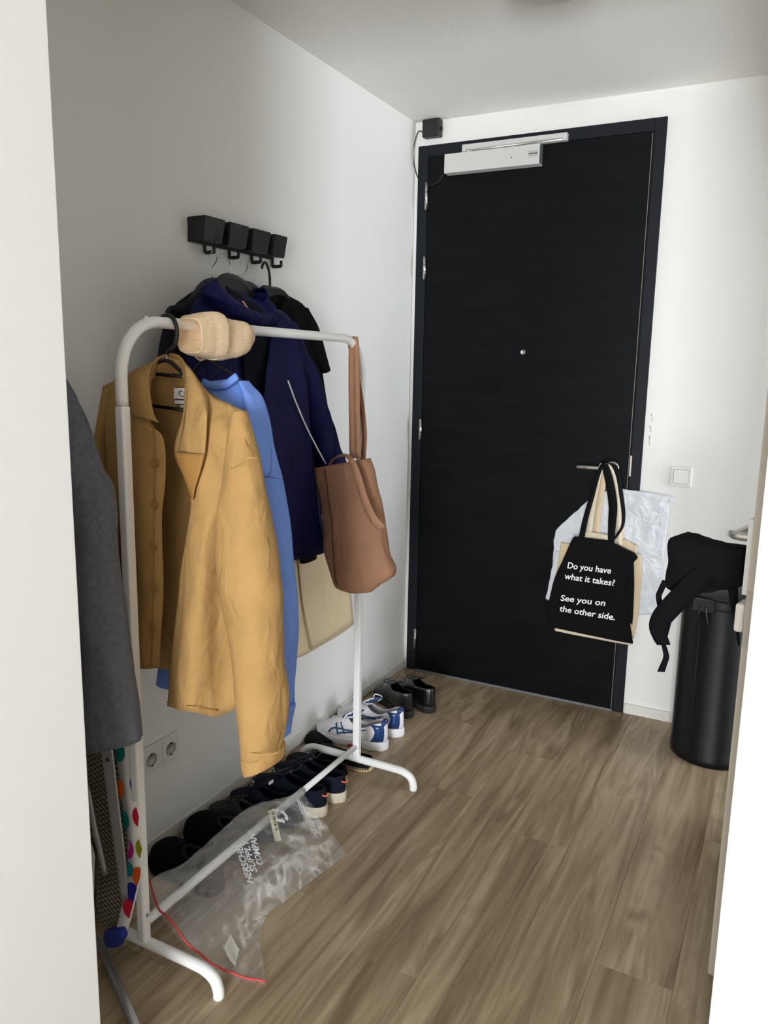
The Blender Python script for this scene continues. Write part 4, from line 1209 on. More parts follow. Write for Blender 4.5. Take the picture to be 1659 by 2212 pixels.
M_BLKSHOE = mat('black_suede', rgb(16, 16, 17), 0.85, bump=0.4, bscale=300, spec=0.2)
M_NAVYMESH = mat('navy_mesh', rgb(20, 24, 40), 0.85, bump=0.8, bscale=350, spec=0.2)
M_LEATHER = mat('black_leather', rgb(14, 14, 15), 0.30, bump=0.12, bscale=60, spec=0.6, coat=0.25)
M_RUBBER = mat('black_rubber', rgb(28, 28, 30), 0.7, bump=0.3, bscale=120)
M_JUTE = mat('jute_rope', rgb(196, 170, 128), 0.9, bump=0.9, bscale=160, var=0.12, vscale=60)
M_CORK = mat('speckled_cream_foam', rgb(216, 206, 186), 0.8, bump=0.2, bscale=90, var=0.10, vscale=90)
M_ORANGE = mat('orange_cord', rgb(244, 120, 88), 0.7)
M_WHTSHOE = mat('white_knit_upper', rgb(232, 228, 232), 0.7, bump=0.5, bscale=260)
M_WHTSOLE = mat('white_foam', rgb(240, 240, 242), 0.5)
M_BLUEGLOSS = mat('blue_gloss', rgb(20, 58, 112), 0.3, coat=0.3)
M_BLUEDK = mat('blue_stripe', rgb(30, 74, 110), 0.5)
M_REDRUB = mat('red_rubber', rgb(210, 40, 44), 0.5)
M_OLIVE = mat('dark_olive_suede', rgb(40, 38, 34), 0.9, bump=0.4, bscale=260)
LOWC = ((0, 0.088), (0.2, 0.078), (0.4, 0.07), (0.52, 0.08))
# two black felt slippers nearest the camera
s1 = shoe('slipper', 'black felt slipper, nearest shoe of the row beside the rack post', (0.305, -1.775), (0.03, -1.735), L=0.275, W=1.12, m_up=M_FELT, m_sole=M_FELT, sole_h=0.014, cat='slipper',
     collar=((0, 0.092), (0.2, 0.09), (0.42, 0.088), (0.52, 0.096)), vamp=((0.5, 0.098), (0.7, 0.09), (0.85, 0.075), (0.95, 0.055), (1.0, 0.03)), op=0.5)
s2 = shoe('slipper', 'second black slipper from the camera, with a small blue label inside its opening', (0.295, -1.600), (0.025, -1.585), L=0.27, W=1.12, m_up=M_FELT, m_sole=M_FELT, sole_h=0.014, cat='slipper',
     collar=((0, 0.09), (0.2, 0.088), (0.42, 0.088), (0.52, 0.096)), vamp=((0.5, 0.098), (0.7, 0.09), (0.85, 0.075), (0.95, 0.055), (1.0, 0.03)), op=0.5)
M_TRIMF = mat('dark_plush_trim', rgb(34, 34, 40), 0.95, bump=0.9, bscale=160, sheen=0.3, spec=0.1)
CLR = ((0, 0.092), (0.2, 0.09), (0.42, 0.088), (0.52, 0.096))
collar_trim(s1, 0.275, 1.12, CLR, 0.5, M_TRIMF)
collar_trim(s2, 0.27, 1.12, CLR, 0.5, M_TRIMF)
local(box('label', (0.098, -0.012, 0.07), (0.1, 0.012, 0.082), mat('pale_blue_label', rgb(120, 160, 200), 0.7), None), s2)
# black low shoes and navy trainer
s3 = shoe('low_shoe', 'plain black low shoe between the slippers and the navy trainer', (0.300, -1.490), (0.025, -1.468), L=0.278, m_up=M_OLIVE, m_sole=M_RUBBER, sole_h=0.018, collar=LOWC)
laces(s3, 0.278, M_INK, loops=False)
s4 = shoe('trainer', 'dark navy trainer with a white tag on its tongue, in the middle of the row', (0.315, -1.395), (0.03, -1.370), L=0.285, m_up=M_NAVYMESH, m_sole=M_RUBBER, sole_h=0.022, collar=((0, 0.09), (0.2, 0.08), (0.42, 0.076), (0.56, 0.088)))
tongue(s4, 0.285, M_NAVYMESH, z0=0.125)
local(box('tongue_tag', (0.118, -0.012, 0.108), (0.121, 0.008, 0.124), M_LABEL, None), s4)
laces(s4, 0.285, M_NAVYIN, loops=True)
# dark trainers with cream speckled soles and orange pull tabs
def outdoor(label, heel, toe):
    s = shoe('trainer', label, heel, toe, L=0.295, m_up=M_NAVYMESH, m_sole=M_CORK, sole_h=0.036, sole_out=0.007, collar=((0, 0.092), (0.2, 0.088), (0.42, 0.09), (0.54, 0.10)), vamp=((0.54, 0.104), (0.7, 0.084), (0.85, 0.066), (0.95, 0.054), (1.0, 0.04)), m_in=mat('pale_grey_insole', rgb(150, 150, 152), 0.8),
             group='dark trainers with cream soles')
    tongue(s, 0.295, M_NAVYIN, z0=0.142, z1=0.092)
    laces(s, 0.295, M_INK, z0=0.108, z1=0.088, loops=True)
    local(tube('pull_tab', [(-0.002, -0.014, 0.074), (-0.012, -0.004, 0.080), (-0.010, 0.008, 0.076), (-0.004, 0.018, 0.082)], 0.0026, M_ORANGE, None, seg=8, n=5), s)
    local(box('eyelet_patch', (0.155, -0.030, 0.096), (0.178, -0.012, 0.099), mat('salmon_patch', rgb(176, 136, 120), 0.7), None), s)
    local(tube('orange_stitch', [(0.158, -0.026, 0.100), (0.165, -0.018, 0.1005), (0.170, -0.024, 0.1005), (0.176, -0.014, 0.100)], 0.0016, M_ORANGE, None, seg=6, n=3), s)
    local(box('toe_cap', (0.272, -0.022, 0.040), (0.296, 0.022, 0.052), M_OLIVE, None, bev=0.005), s)
    return s
outdoor('dark trainer with cream sole and orange heel tab, the nearer of its pair', (0.352, -1.305), (0.055, -1.275))
outdoor('dark trainer with cream sole and orange heel tab, the one farther from the camera', (0.362, -1.200), (0.066, -1.170))
# espadrilles
def espadrille(label, heel, toe):
    s = shoe('espadrille', label, heel, toe, L=0.255, m_up=M_BLKSHOE, m_sole=M_JUTE, sole_h=0.016, sole_out=0.005, collar=((0, 0.042), (0.2, 0.04), (0.4, 0.038), (0.5, 0.042)), vamp=((0.5, 0.044), (0.7, 0.042), (0.85, 0.04), (0.95, 0.032), (1.0, 0.02)), op=0.5,
             group='black espadrilles with jute soles')
    V = []
    for i in range(40):
        t = 0.5 - 0.5 * math.cos(PI * i / 39)
        V.append(t)
    bm = bmesh.new()
    for sgn in (1, -1):
        for t in V[1:-1]:
            w = shoe_curve(WID, t) + 0.0052
            x, y = 0.255 * t, sgn * w + 0.006 * math.sin(PI * t)
            bm_box(bm, (x - 0.0016, y - 0.0012, 0.010), (x + 0.0016, y + 0.0012, 0.019))
    o = local(link_bm('edge_stitching', bm, M_INK, None), s)
    o['kind'] = 'stuff'
    return s
espadrille('black espadrille under the far rack foot, the nearer of the pair', (0.298, -1.078), (0.045, -1.064))
espadrille('black espadrille beyond the far rack foot, the farther of the pair', (0.345, -0.968), (0.092, -0.962))
# a small black slip-on by the skirting
shoe('slip_on', 'small dark slip-on lying by the skirting in front of the white tennis shoes', (0.125, -0.905), (0.022, -0.86), L=0.115, W=0.95, m_up=M_BLKSHOE, m_sole=M_RUBBER, sole_h=0.008, cat='shoe',
     collar=((0, 0.018), (0.2, 0.02), (0.3, 0.022)), vamp=((0.2, 0.024), (0.6, 0.03), (0.85, 0.028), (1.0, 0.012)), op=0.18)
# white tennis shoes with blue heel and crossed stripes
def tennis(label, heel, toe):
    L = 0.3
    s = shoe('tennis_shoe', label, heel, toe, L=L, W=1.04, m_up=M_WHTSHOE, m_sole=M_WHTSOLE, sole_h=0.034, sole_out=0.006, collar=((0, 0.115), (0.12, 0.105), (0.3, 0.08), (0.42, 0.085), (0.54, 0.104)),
             vamp=((0.54, 0.106), (0.7, 0.086), (0.85, 0.066), (0.95, 0.05), (1.0, 0.038)), m_in=M_BLUEGLOSS, group='white tennis shoes with blue heels')
    tongue(s, L, M_BLUEGLOSS, x0=0.36, z0=0.135, z1=0.098)
    laces(s, L, M_WHTSOLE, rows=6, x0=0.46, x1=0.76, z0=0.110, z1=0.078, loops=True, r=0.0026)
    up = [o for o in s.children if o.name.startswith('upper')][0]
    from mathutils.bvhtree import BVHTree
    bmu = bmesh.new(); bmu.from_mesh(up.data)
    bvh = BVHTree.FromBMesh(bmu)
    def side(x, z, sgn, lift=0.0035):
        hit = bvh.ray_cast(Vector((x, sgn * 0.2, z)), Vector((0, -sgn, 0)))
        p = hit[0] if hit[0] is not None else Vector((x, sgn * 0.03, z))
        return p + Vector((0, sgn * lift, 0))
    for sgn in (1, -1):
        def band(name, pts, w, m):
            P = smooth_path([Vector((a, 0, b)) for a, b in pts], 6)
            V = []
            for i, p in enumerate(P):
                d = (P[min(i + 1, len(P) - 1)] - P[max(i - 1, 0)]).normalized()
                nn_ = Vector((-d.z, 0, d.x))
                ww = w(i / (len(P) - 1)) if callable(w) else w
                V += [side((p + nn_ * ww / 2).x, (p + nn_ * ww / 2).z, sgn), side((p - nn_ * ww / 2).x, (p - nn_ * ww / 2).z, sgn)]
            o = local(link_mesh(name, V, grid_faces(len(P), 2), m, None), s)
            solidify(o, 0.0012, 0)
        # two long curving stripes and two cross bars
        band('side_stripe', [(0.222, 0.046), (0.212, 0.060), (0.190, 0.066), (0.150, 0.064), (0.110, 0.066), (0.070, 0.080)], lambda t: 0.0075 - 0.004 * t, M_BLUEDK)
        band('side_stripe', [(0.186, 0.046), (0.165, 0.052), (0.130, 0.058), (0.100, 0.064)], 0.006, M_BLUEDK)
        band('side_stripe', [(0.198, 0.082), (0.190, 0.062), (0.184, 0.042)], 0.0065, M_BLUEDK)
        band('side_stripe', [(0.178, 0.088), (0.166, 0.066), (0.158, 0.048)], 0.0065, M_BLUEDK)
        # blue wedge on the heel quarter
        rows = []
        for (z, xa, xb) in ((0.038, 0.006, 0.050), (0.055, 0.004, 0.040), (0.075, 0.004, 0.034), (0.090, 0.005, 0.040), (0.103, 0.006, 0.055)):
            rows.append([side(xa + (xb - xa) * k / 5, z, sgn, 0.003) for k in range(6)])
        V = [p for r in rows for p in r]
        o = local(link_mesh('heel_wedge', V, grid_faces(5, 6), M_BLUEGLOSS, None), s)
        solidify(o, 0.002, 0)
        local(box('outsole_patch', (0.085, min(sgn * 0.030, sgn * 0.0475), 0.001), (0.185, max(sgn * 0.030, sgn * 0.0475), 0.012), M_REDRUB, None, bev=0.003), s)
    bmu.free()
    local(lathe('heel_collar', [(0.006, -0.022), (0.011, -0.014), (0.012, 0.0), (0.011, 0.014), (0.006, 0.022)], (0.012, 0, 0.106), M_BLUEGLOSS, None, seg=18, axis='y'), s)
    return s
tennis('white tennis shoe with blue heel, the nearer of the pair, beside the far rack post', (0.318, -0.800), (0.020, -0.812))
tennis('white tennis shoe with blue heel, the farther of the pair, against the skirting', (0.322, -0.672), (0.024, -0.655))
# black leather lace-ups
def derby(label, heel, toe):
    L = 0.285
    s = shoe('leather_shoe', label, heel, toe, L=L, W=1.0, m_up=M_LEATHER, m_sole=M_RUBBER, sole_h=0.030, sole_out=0.005, collar=((0, 0.108), (0.15, 0.102), (0.35, 0.092), (0.5, 0.104)), vamp=((0.5, 0.106), (0.66, 0.082), (0.82, 0.070), (0.94, 0.058), (1.0, 0.036)), op=0.5,
             group='black leather lace-up shoes')
    tongue(s, L, M_LEATHER, x0=0.40, x1=0.58, z0=0.118, z1=0.09)
    laces(s, L, M_INK, rows=3, x0=0.5, x1=0.64, z0=0.104, z1=0.09, loops=True, r=0.0014)
    return s
derby('black leather lace-up shoe, the left one of the pair by the front door', (0.275, -0.512), (0.045, -0.338))
derby('black leather lace-up shoe, the right one of the pair, nearest the front door', (0.338, -0.420), (0.108, -0.250))

# ================================================================== clear plastic bag over the bottom rail
def film_mat(name, tint, diff=0.16, thick=0.0):
    m = bpy.data.materials.new(name)
    m.use_nodes = True
    nt = m.node_tree
    N, L = nt.nodes, nt.links
    N.remove(N['Principled BSDF'])
    out = N['Material Output']
    tr = N.new('ShaderNodeBsdfTransparent'); tr.inputs['Color'].default_value = (0.96, 0.965, 0.97, 1)
    df = N.new('ShaderNodeBsdfDiffuse'); df.inputs['Color'].default_value = tint
    tl = N.new('ShaderNodeBsdfTranslucent'); tl.inputs['Color'].default_value = tint
    ad = N.new('ShaderNodeMixShader'); ad.inputs['Fac'].default_value = 0.4
    L.new(df.outputs[0], ad.inputs[1]); L.new(tl.outputs[0], ad.inputs[2])
    gl = N.new('ShaderNodeBsdfGlossy'); gl.inputs['Roughness'].default_value = 0.12
    fr = N.new('ShaderNodeFresnel'); fr.inputs['IOR'].default_value = 1.5
    tc = N.new('ShaderNodeTexCoord')
    ns = N.new('ShaderNodeTexNoise'); ns.inputs['Scale'].default_value = 9.0; ns.inputs['Detail'].default_value = 3.0; ns.inputs['Distortion'].default_value = 0.8
    L.new(tc.outputs['Object'], ns.inputs['Vector'])
    bp = N.new('ShaderNodeBump'); bp.inputs['Strength'].default_value = 0.28; bp.inputs['Distance'].default_value = 0.006
    L.new(ns.outputs['Fac'], bp.inputs['Height'])
    L.new(bp.outputs['Normal'], gl.inputs['Normal'])
    fr.inputs['IOR'].default_value = 1.45
    m1 = N.new('ShaderNodeMixShader'); m1.inputs['Fac'].default_value = diff
    L.new(tr.outputs[0], m1.inputs[1]); L.new(ad.outputs[0], m1.inputs[2])
    m2 = N.new('ShaderNodeAddShader')
    sc = N.new('ShaderNodeMath'); sc.operation = 'MULTIPLY'; sc.inputs[1].default_value = 0.17
    L.new(fr.outputs[0], sc.inputs[0]); L.new(sc.outputs[0], gl.inputs['Color'])
    L.new(m1.outputs[0], m2.inputs[0]); L.new(gl.outputs[0], m2.inputs[1])
    L.new(m2.outputs[0], out.inputs['Surface'])
    return m
M_FILM = film_mat('clear_film', (0.85, 0.87, 0.9, 1), 0.11)
pb = thing('plastic_bag', 'clear plastic zip bag with white print draped over the bottom rail of the rack', 'bag', (0.42, -1.75, 0))
B_rows = [
    [(0.3157,-1.461,0.134),(0.324,-1.4277,0.132),(0.3372,-1.4061,0.128),(0.4018,-1.4168,0.074),(0.4668,-1.4361,0.036),(0.5245,-1.4596,0.008)],
    [(0.2898,-1.4975,0.136),(0.3257,-1.5004,0.134),(0.3365,-1.4767,0.128),(0.4154,-1.4855,0.072),(0.4737,-1.5109,0.032),(0.5137,-1.5243,0.008)],
    [(0.2603,-1.5417,0.138),(0.3105,-1.5667,0.134),(0.3368,-1.5687,0.128),(0.422,-1.5749,0.079),(0.4794,-1.5852,0.036),(0.5046,-1.5807,0.008)],
    [(0.2469,-1.6097,0.138),(0.3073,-1.6453,0.134),(0.339,-1.6485,0.128),(0.4246,-1.6576,0.084),(0.4681,-1.6626,0.04),(0.4938,-1.6644,0.01)],
    [(0.2551,-1.721,0.138),(0.3106,-1.7499,0.132),(0.343,-1.7589,0.128),(0.4299,-1.7642,0.088),(0.4693,-1.7526,0.042),(0.4832,-1.7297,0.01)],
    [(0.2613,-1.8179,0.136),(0.3178,-1.8549,0.13),(0.3492,-1.863,0.128),(0.4413,-1.8669,0.084),(0.471,-1.8292,0.034),(0.4764,-1.7923,0.01)],
    [(0.2557,-1.8914,0.134),(0.323,-1.9392,0.128),(0.3542,-1.9507,0.128),(0.4363,-1.9521,0.084),(0.4895,-1.9045,0.03),(0.5047,-1.8636,0.01)],
    [(0.2326,-1.9285,0.13),(0.3149,-1.9941,0.124),(0.3516,-2.0113,0.128),(0.4379,-2.016,0.078),(0.5175,-1.9776,0.024),(0.557,-1.9237,0.008)],
    [(0.2229,-1.9586,0.124),(0.3017,-2.0158,0.118),(0.3473,-2.0402,0.128),(0.4352,-2.0364,0.064),(0.52,-2.0161,0.016),(0.6144,-1.988,0.004)],
]
lay1 = sheet('outer_layer', B_rows, M_FILM, pb, nc=36, sub=6, amp=0.006, scale=22, seed=91, vs=1.0, th=0)
B2 = [[Vector(p) + Vector((-0.004, 0.0, -0.008 if j < 3 else -0.010)) * (1 if 0 < j < 5 else 0.3) for j, p in enumerate(r)] for r in B_rows]
for r in B2:
    for p in r:
        p.z = max(p.z, 0.002)
for v in lay1.data.vertices:
    v.co.z = max(v.co.z, 0.0035)
lay2 = sheet('inner_layer', B2, M_FILM, pb, nc=30, sub=5, amp=0.005, scale=18, seed=97, vs=1.0, th=0)
for v in lay2.data.vertices:
    v.co.z = max(v.co.z, 0.0015)
from mathutils.bvhtree import BVHTree
bml = bmesh.new(); bml.from_mesh(lay1.data)
BV = BVHTree.FromBMesh(bml)
PO = wloc(pb)
def on_film(p, lift=0.0016):
    q = Vector(p) - PO
    h = BV.ray_cast(Vector((q.x, q.y, 1.0)), Vector((0, 0, -1)))
    if h[0] is None:
        h = BV.find_nearest(q)
    return h[0] + PO + Vector((0, 0, lift))
M_PRINT = mat('white_print', rgb(235, 238, 240), 0.6)
def film_text(body, a, b, size):
    A, B = Vector(a), Vector(b)
    X = (B - A); X.z = 0
    ln = X.length
    X.normalize()
    Y = Vector((-X.y, X.x, 0))
    cu = bpy.data.curves.new('t', 'FONT'); cu.body = body
    t_ = bpy.data.objects.new('t', cu); COL.objects.link(t_); bpy.context.view_layer.update()
    w = t_.dimensions.x
    bpy.data.objects.remove(t_)
    text_mesh('print_lettering', body, (A.x, A.y, 0), X, Y, size, M_PRINT, lay1, on_film, 0.025, squeeze=ln / (w * size))
film_text('HERSCHEL', (0.4343,-1.7945,0.1), (0.3369,-1.7209,0.104), 0.026)
film_text('SUPPLY', (0.4196,-1.7584,0.092), (0.3421,-1.6964,0.1), 0.026)
film_text('COMPANY', (0.4177,-1.7266,0.086), (0.3288,-1.653,0.094), 0.026)
for k, (a, b) in enumerate((((0.342,-1.4523,0.1), (0.4272,-1.4937,0.065)), ((0.347,-1.4496,0.1), (0.4295,-1.487,0.065)), ((0.3519,-1.4468,0.1), (0.433,-1.4823,0.065)), ((0.3597,-1.4484,0.1), (0.4366,-1.4775,0.065)))):
    A, B = Vector(a), Vector(b)
    d = (B - A).normalized()
    s_ = Vector((-d.y, d.x, 0)) * 0.0011
    V = []
    for i in range(14):
        p = A.lerp(B, i / 13)
        V += [on_film(p - s_), on_film(p + s_)]
    link_mesh('print_line', V, grid_faces(14, 2), M_PRINT, lay1, smooth=False)
# recycling triangle of three bent arrows
rc = Vector((0.3441,-1.5441,0.096))
bm = bmesh.new()
for k in range(3):
    a0 = 2 * PI * k / 3 + 0.3
    pts = [(0.019, a0 + 0.0), (0.021, a0 + 0.35), (0.0205, a0 + 0.7), (0.0195, a0 + 1.05), (0.019, a0 + 1.3)]
    I, O_ = [], []
    for r, a in pts:
        I.append(bm.verts.new(on_film(rc + Vector(((r - 0.0065) * math.cos(a), (r - 0.0065) * math.sin(a), 0)))))
        O_.append(bm.verts.new(on_film(rc + Vector(((r + 0.0035) * math.cos(a), (r + 0.0035) * math.sin(a), 0)))))
    for i in range(4):
        bm.faces.new((I[i], O_[i], O_[i + 1], I[i + 1]))
    a = a0 + 1.3
    tri = [on_film(rc + Vector((r * math.cos(b), r * math.sin(b), 0))) for r, b in ((0.008, a), (0.027, a), (0.0175, a + 0.5))]
    bm.faces.new([bm.verts.new(p) for p in tri])
link_bm('print_symbol', bm, M_PRINT, lay1)
# barcode sticker
def film_quad(name, P, m, lift=0.002, n=6):
    A, B, C_, D = [Vector(p) for p in P]
    V = []
    for i in range(n):
        for j in range(n):
            V.append(on_film(A.lerp(B, j / (n - 1)).lerp(D.lerp(C_, j / (n - 1)), i / (n - 1)), lift))
    return link_mesh(name, V, grid_faces(n, n), m, lay1, smooth=False)
SQ_ = [(0.3087,-1.5555,0.09),(0.3158,-1.5348,0.09),(0.3944,-1.6096,0.09),(0.3899,-1.6351,0.09)]
st = film_quad('sticker', SQ_, mat('cream_sticker', rgb(222, 218, 196), 0.7))
A, B, C_, D = [Vector(p) for p in SQ_]
for i in range(11):
    u0 = 0.12 + 0.055 * i
    w = (0.018, 0.030, 0.012)[i % 3]
    q = [A.lerp(D, u).lerp(B.lerp(C_, u), v) for u, v in ((u0, 0.45), (u0, 0.85), (u0 + w, 0.85), (u0 + w, 0.45))]
    film_quad('barcode_bar', q, M_INK, 0.003, 2)
film_quad('tape_patch', [(0.4725,-1.9415,0.03),(0.5051,-1.9489,0.03),(0.5267,-1.9928,0.03),(0.4853,-1.9844,0.03)], mat('pale_tape', rgb(200, 196, 184), 0.4), 0.003)
# red zip along the mouth
zr = [on_film(Vector(p).lerp(Vector(q), 0.12), 0.002) for p, q in zip(smooth_path(B_rows[-1], 5), smooth_path(B_rows[-2], 5))]
tube('zip_strip', zr, 0.0026, mat('red_zip', rgb(206, 62, 58), 0.5), pb, seg=8, n=2)
bml.free()

# ================================================================== things on the front door and the back wall
cl_ = thing('door_closer', 'silver automatic door closer at the top of the black front door', 'door closer', (0.35, -0.014, 2.3))
A = (0.1642,-0.062,2.3259)
B = (0.5754,-0.062,2.326)
Cc = (0.5796,-0.062,2.2494)
M_ALU = mat('pale_aluminium', rgb(208, 207, 204), 0.45, metal=0.15)
body = box('body', (A[0], -0.062, Cc[2]), (B[0], -0.014, A[2]), M_ALU, cl_, bev=0.002)
bm = bmesh.new()
for k in range(11):
    z = Cc[2] + 0.006 + k * (A[2] - Cc[2] - 0.012) / 10
    bm_box(bm, (B[0] - 0.001, -0.058, z - 0.0022), (B[0] + 0.0015, -0.018, z + 0.0022))
link_bm('end_grille', bm, mat('dark_grille', rgb(60, 60, 62), 0.5), body)
bx = (0.5296,-0.063,2.3011)
bx2 = (0.5707,-0.063,2.2796)
badge = box('badge', (bx[0], -0.0632, bx2[2]), (bx2[0], -0.0618, bx[2]), mat('badge_grey', rgb(176, 176, 174), 0.4), body, bev=0.0004)
box('badge_line', (bx[0] + 0.003, -0.0635, (bx[2] + bx2[2]) / 2 - 0.0015), (bx2[0] - 0.003, -0.063, (bx[2] + bx2[2]) / 2 + 0.0015), M_INK, badge)
sc_ = (0.4607,-0.0625,2.2836)
lathe('indicator', [(0.0025, 0.0), (0.0025, -0.001), (0.001, -0.0012)], sc_, M_BLACKPL, body, seg=10, axis='y')
R0 = (0.2327,-0.038,2.361)
R1 = (0.6764,-0.038,2.3331)
box('slide_rail', (R0[0], -0.038, R1[2]), (R1[0], -0.012, R0[2] + 0.001), M_ALU, cl_, bev=0.0015)
a0 = (0.2656,-0.045,2.3323)
a1 = (0.6607,-0.036,2.3404)
arm = [Vector(a0), Vector(a0) + Vector((0.02, 0, 0.002)), Vector(a1)]
tube('arm', arm, 0.0045, M_STEEL, cl_, seg=10, squash=0.6)
lathe('arm_pivot', [(0.010, -0.006), (0.011, 0.0), (0.010, 0.006)], a0, M_STEEL, cl_, seg=16)

sb = thing('sensor_box', 'small black box with a thin cable in the top corner above the front door', 'sensor box', (0.07, 0, 2.46))
s0 = (0.047,-0.04,2.4727)
s1 = (0.1263,-0.04,2.4122)
box('case', (s0[0], -0.04, s1[2] - 0.002), (s1[0], 0, H - 0.003), M_BLACKPL, sb, bev=0.004)
lathe('button', [(0.008, 0.0), (0.008, 0.006), (0.004, 0.007)], (s1[0] - 0.001, -0.02, (s1[2] + H) / 2 - 0.004), M_BLACKPL, sb, seg=14, axis='x')
tube('cable', [(s0[0] + 0.003, -0.02, s1[2] + 0.018)] + [(0.0223,-0.018,2.4441),(0.0056,-0.018,2.4085),(-0.002,-0.018,2.3585),(0.0039,-0.018,2.3049),(0.0185,-0.018,2.2617),(0.0347,-0.018,2.2374)] + [(0.0671,-0.02,2.2172),(0.1021,-0.02,2.2199),(0.1298,-0.02,2.2363),(0.1441,-0.02,2.2613)], 0.0022, M_BLACKPL, sb, seg=8, n=6)

sw = thing('light_switch', 'white square light switch on the back wall right of the front door', 'switch', (1.2, 0, 1.03))
q0 = (1.1617,-0.008,1.0671)
q1 = (1.2439,-0.008,0.9958)
cx, cz = (q0[0] + q1[0]) / 2, (q0[2] + q1[2]) / 2
box('frame', (cx - 0.0405, -0.009, cz - 0.0405), (cx + 0.0405, 0, cz + 0.0405), M_WHITEPL, sw, bev=0.0035, seg=3)
box('shadow_gap', (cx - 0.029, -0.0093, cz - 0.029), (cx + 0.029, -0.0085, cz + 0.029), mat('gap_grey', rgb(150, 147, 142), 0.6), sw)
box('rocker', (cx - 0.0275, -0.0125, cz - 0.0275), (cx + 0.0275, -0.008, cz + 0.0275), mat('white_gloss_plastic', rgb(236, 234, 230), 0.18), sw, bev=0.001)

cp = thing('ceiling_lamp', 'round frosted ceiling lamp, only its edge in view at the top', 'ceiling lamp', (0.885, -1.085, H))
lathe('base', [(0.132, 0.0), (0.135, -0.008), (0.135, -0.024), (0.132, -0.026)], (0.885, -1.085, H), mat('lamp_rim', rgb(196, 194, 188), 0.4), cp, seg=64)
lathe('lamp_shade', [(0.128, -0.024), (0.126, -0.040), (0.112, -0.056), (0.085, -0.068), (0.04, -0.075), (0.005, -0.076)], (0.885, -1.085, H), mat('frosted_glass', rgb(226, 223, 216), 0.3), cp, seg=64)

# faint scuffs on the plaster beside the frame
bm = bmesh.new()
for (px_, pz, w, h) in ((0.004, 0.0, 0.003, 0.012), (0.008, -0.018, 0.002, 0.016), (0.002, -0.045, 0.003, 0.010), (0.006, -0.062, 0.002, 0.018), (0.003, -0.09, 0.0035, 0.014), (0.004, -0.112, 0.002, 0.02)):
    bm_box(bm, (1.066 + px_, -0.0006, 1.262 + pz), (1.066 + px_ + w, 0.0, 1.262 + pz + h))
wb_ = bpy.data.objects['wall_back']
link_bm('scuff_marks', bm, mat('scuff_grey', rgb(150, 148, 146), 0.9), wb_)

# ------------------------------------------------------------------ bags hung on the lever
M_WFILM = mat('white_polythene', rgb(216, 218, 224), 0.32, bump=0.0, spec=0.5)
def crinkle(m, scale, strength, dist):
    nt = m.node_tree
    N, L = nt.nodes, nt.links
    tc = N.new('ShaderNodeTexCoord')
    v = N.new('ShaderNodeTexNoise'); v.inputs['Scale'].default_value = scale; v.inputs['Detail'].default_value = 5; v.inputs['Distortion'].default_value = 1.6
    L.new(tc.outputs['Object'], v.inputs['Vector'])
    bp = N.new('ShaderNodeBump'); bp.inputs['Strength'].default_value = strength; bp.inputs['Distance'].default_value = dist
    L.new(v.outputs['Fac'], bp.inputs['Height'])
    L.new(bp.outputs['Normal'], N['Principled BSDF'].inputs['Normal'])
crinkle(M_WFILM, 14.0, 0.6, 0.012)
M_CREAM = mat('cream_canvas', rgb(224, 212, 186), 0.85, bump=0.4, bscale=450, var=0.04, vscale=8, spec=0.2)
M_SAND = mat('sand_canvas', rgb(218, 196, 164), 0.85, bump=0.4, bscale=450, var=0.04, vscale=8, spec=0.2)
M_BLKBAG = mat('black_canvas', rgb(14, 14, 16), 0.9, bump=0.4, bscale=450, var=0.08, vscale=8, spec=0.15)
AY = (0, 1, 0)
wp = thing('carrier_bag', 'crumpled white plastic carrier bag behind the tote bags on the front door handle', 'bag', (0.95, -0.04, 0.5))
puff('bag_body', [(0.8774,-0.034,0.9431),(0.8201,-0.034,0.8753),(0.7349,-0.034,0.785),(0.7176,-0.034,0.7367),(0.7161,-0.034,0.6551),(0.7187,-0.034,0.5733),(0.7297,-0.034,0.4506),(0.7627,-0.034,0.3723)], [(0.9844,-0.034,0.9677),(1.1689,-0.034,0.9536),(1.1732,-0.034,0.9204),(1.1703,-0.034,0.845),(1.167,-0.034,0.7498),(1.1633,-0.034,0.6341),(1.1582,-0.034,0.5362),(1.1545,-0.034,0.4649)], lambda t: 0.014 + 0.006 * math.sin(PI * t), AY, M_WFILM, wp, ns=7, seg=48, power=3.0, amp=0.0045, scale=22, seed=101, vs=0.9)
puff('bag_corner', [(0.7282,-0.046,0.6793),(0.7167,-0.046,0.5963),(0.7051,-0.046,0.5122),(0.6975,-0.046,0.4654)], [(0.7777,-0.046,0.6854),(0.7607,-0.046,0.6022),(0.7374,-0.046,0.5169),(0.7123,-0.046,0.4572)], 0.010, AY, M_WFILM, wp, ns=6, seg=24, amp=0.003, scale=30, seed=103, vs=1)
ribbon('bag_handle', [(0.8803,-0.05,0.9242),(0.8991,-0.05,0.9836),(0.9088,-0.05,1.036),(0.918,-0.05,1.0652),(0.9411,-0.05,1.0536),(0.9596,-0.05,0.9981),(0.9808,-0.05,0.958)], (0.7, 0, 0.7), 0.02, M_WFILM, wp, n=6, th=0.002)

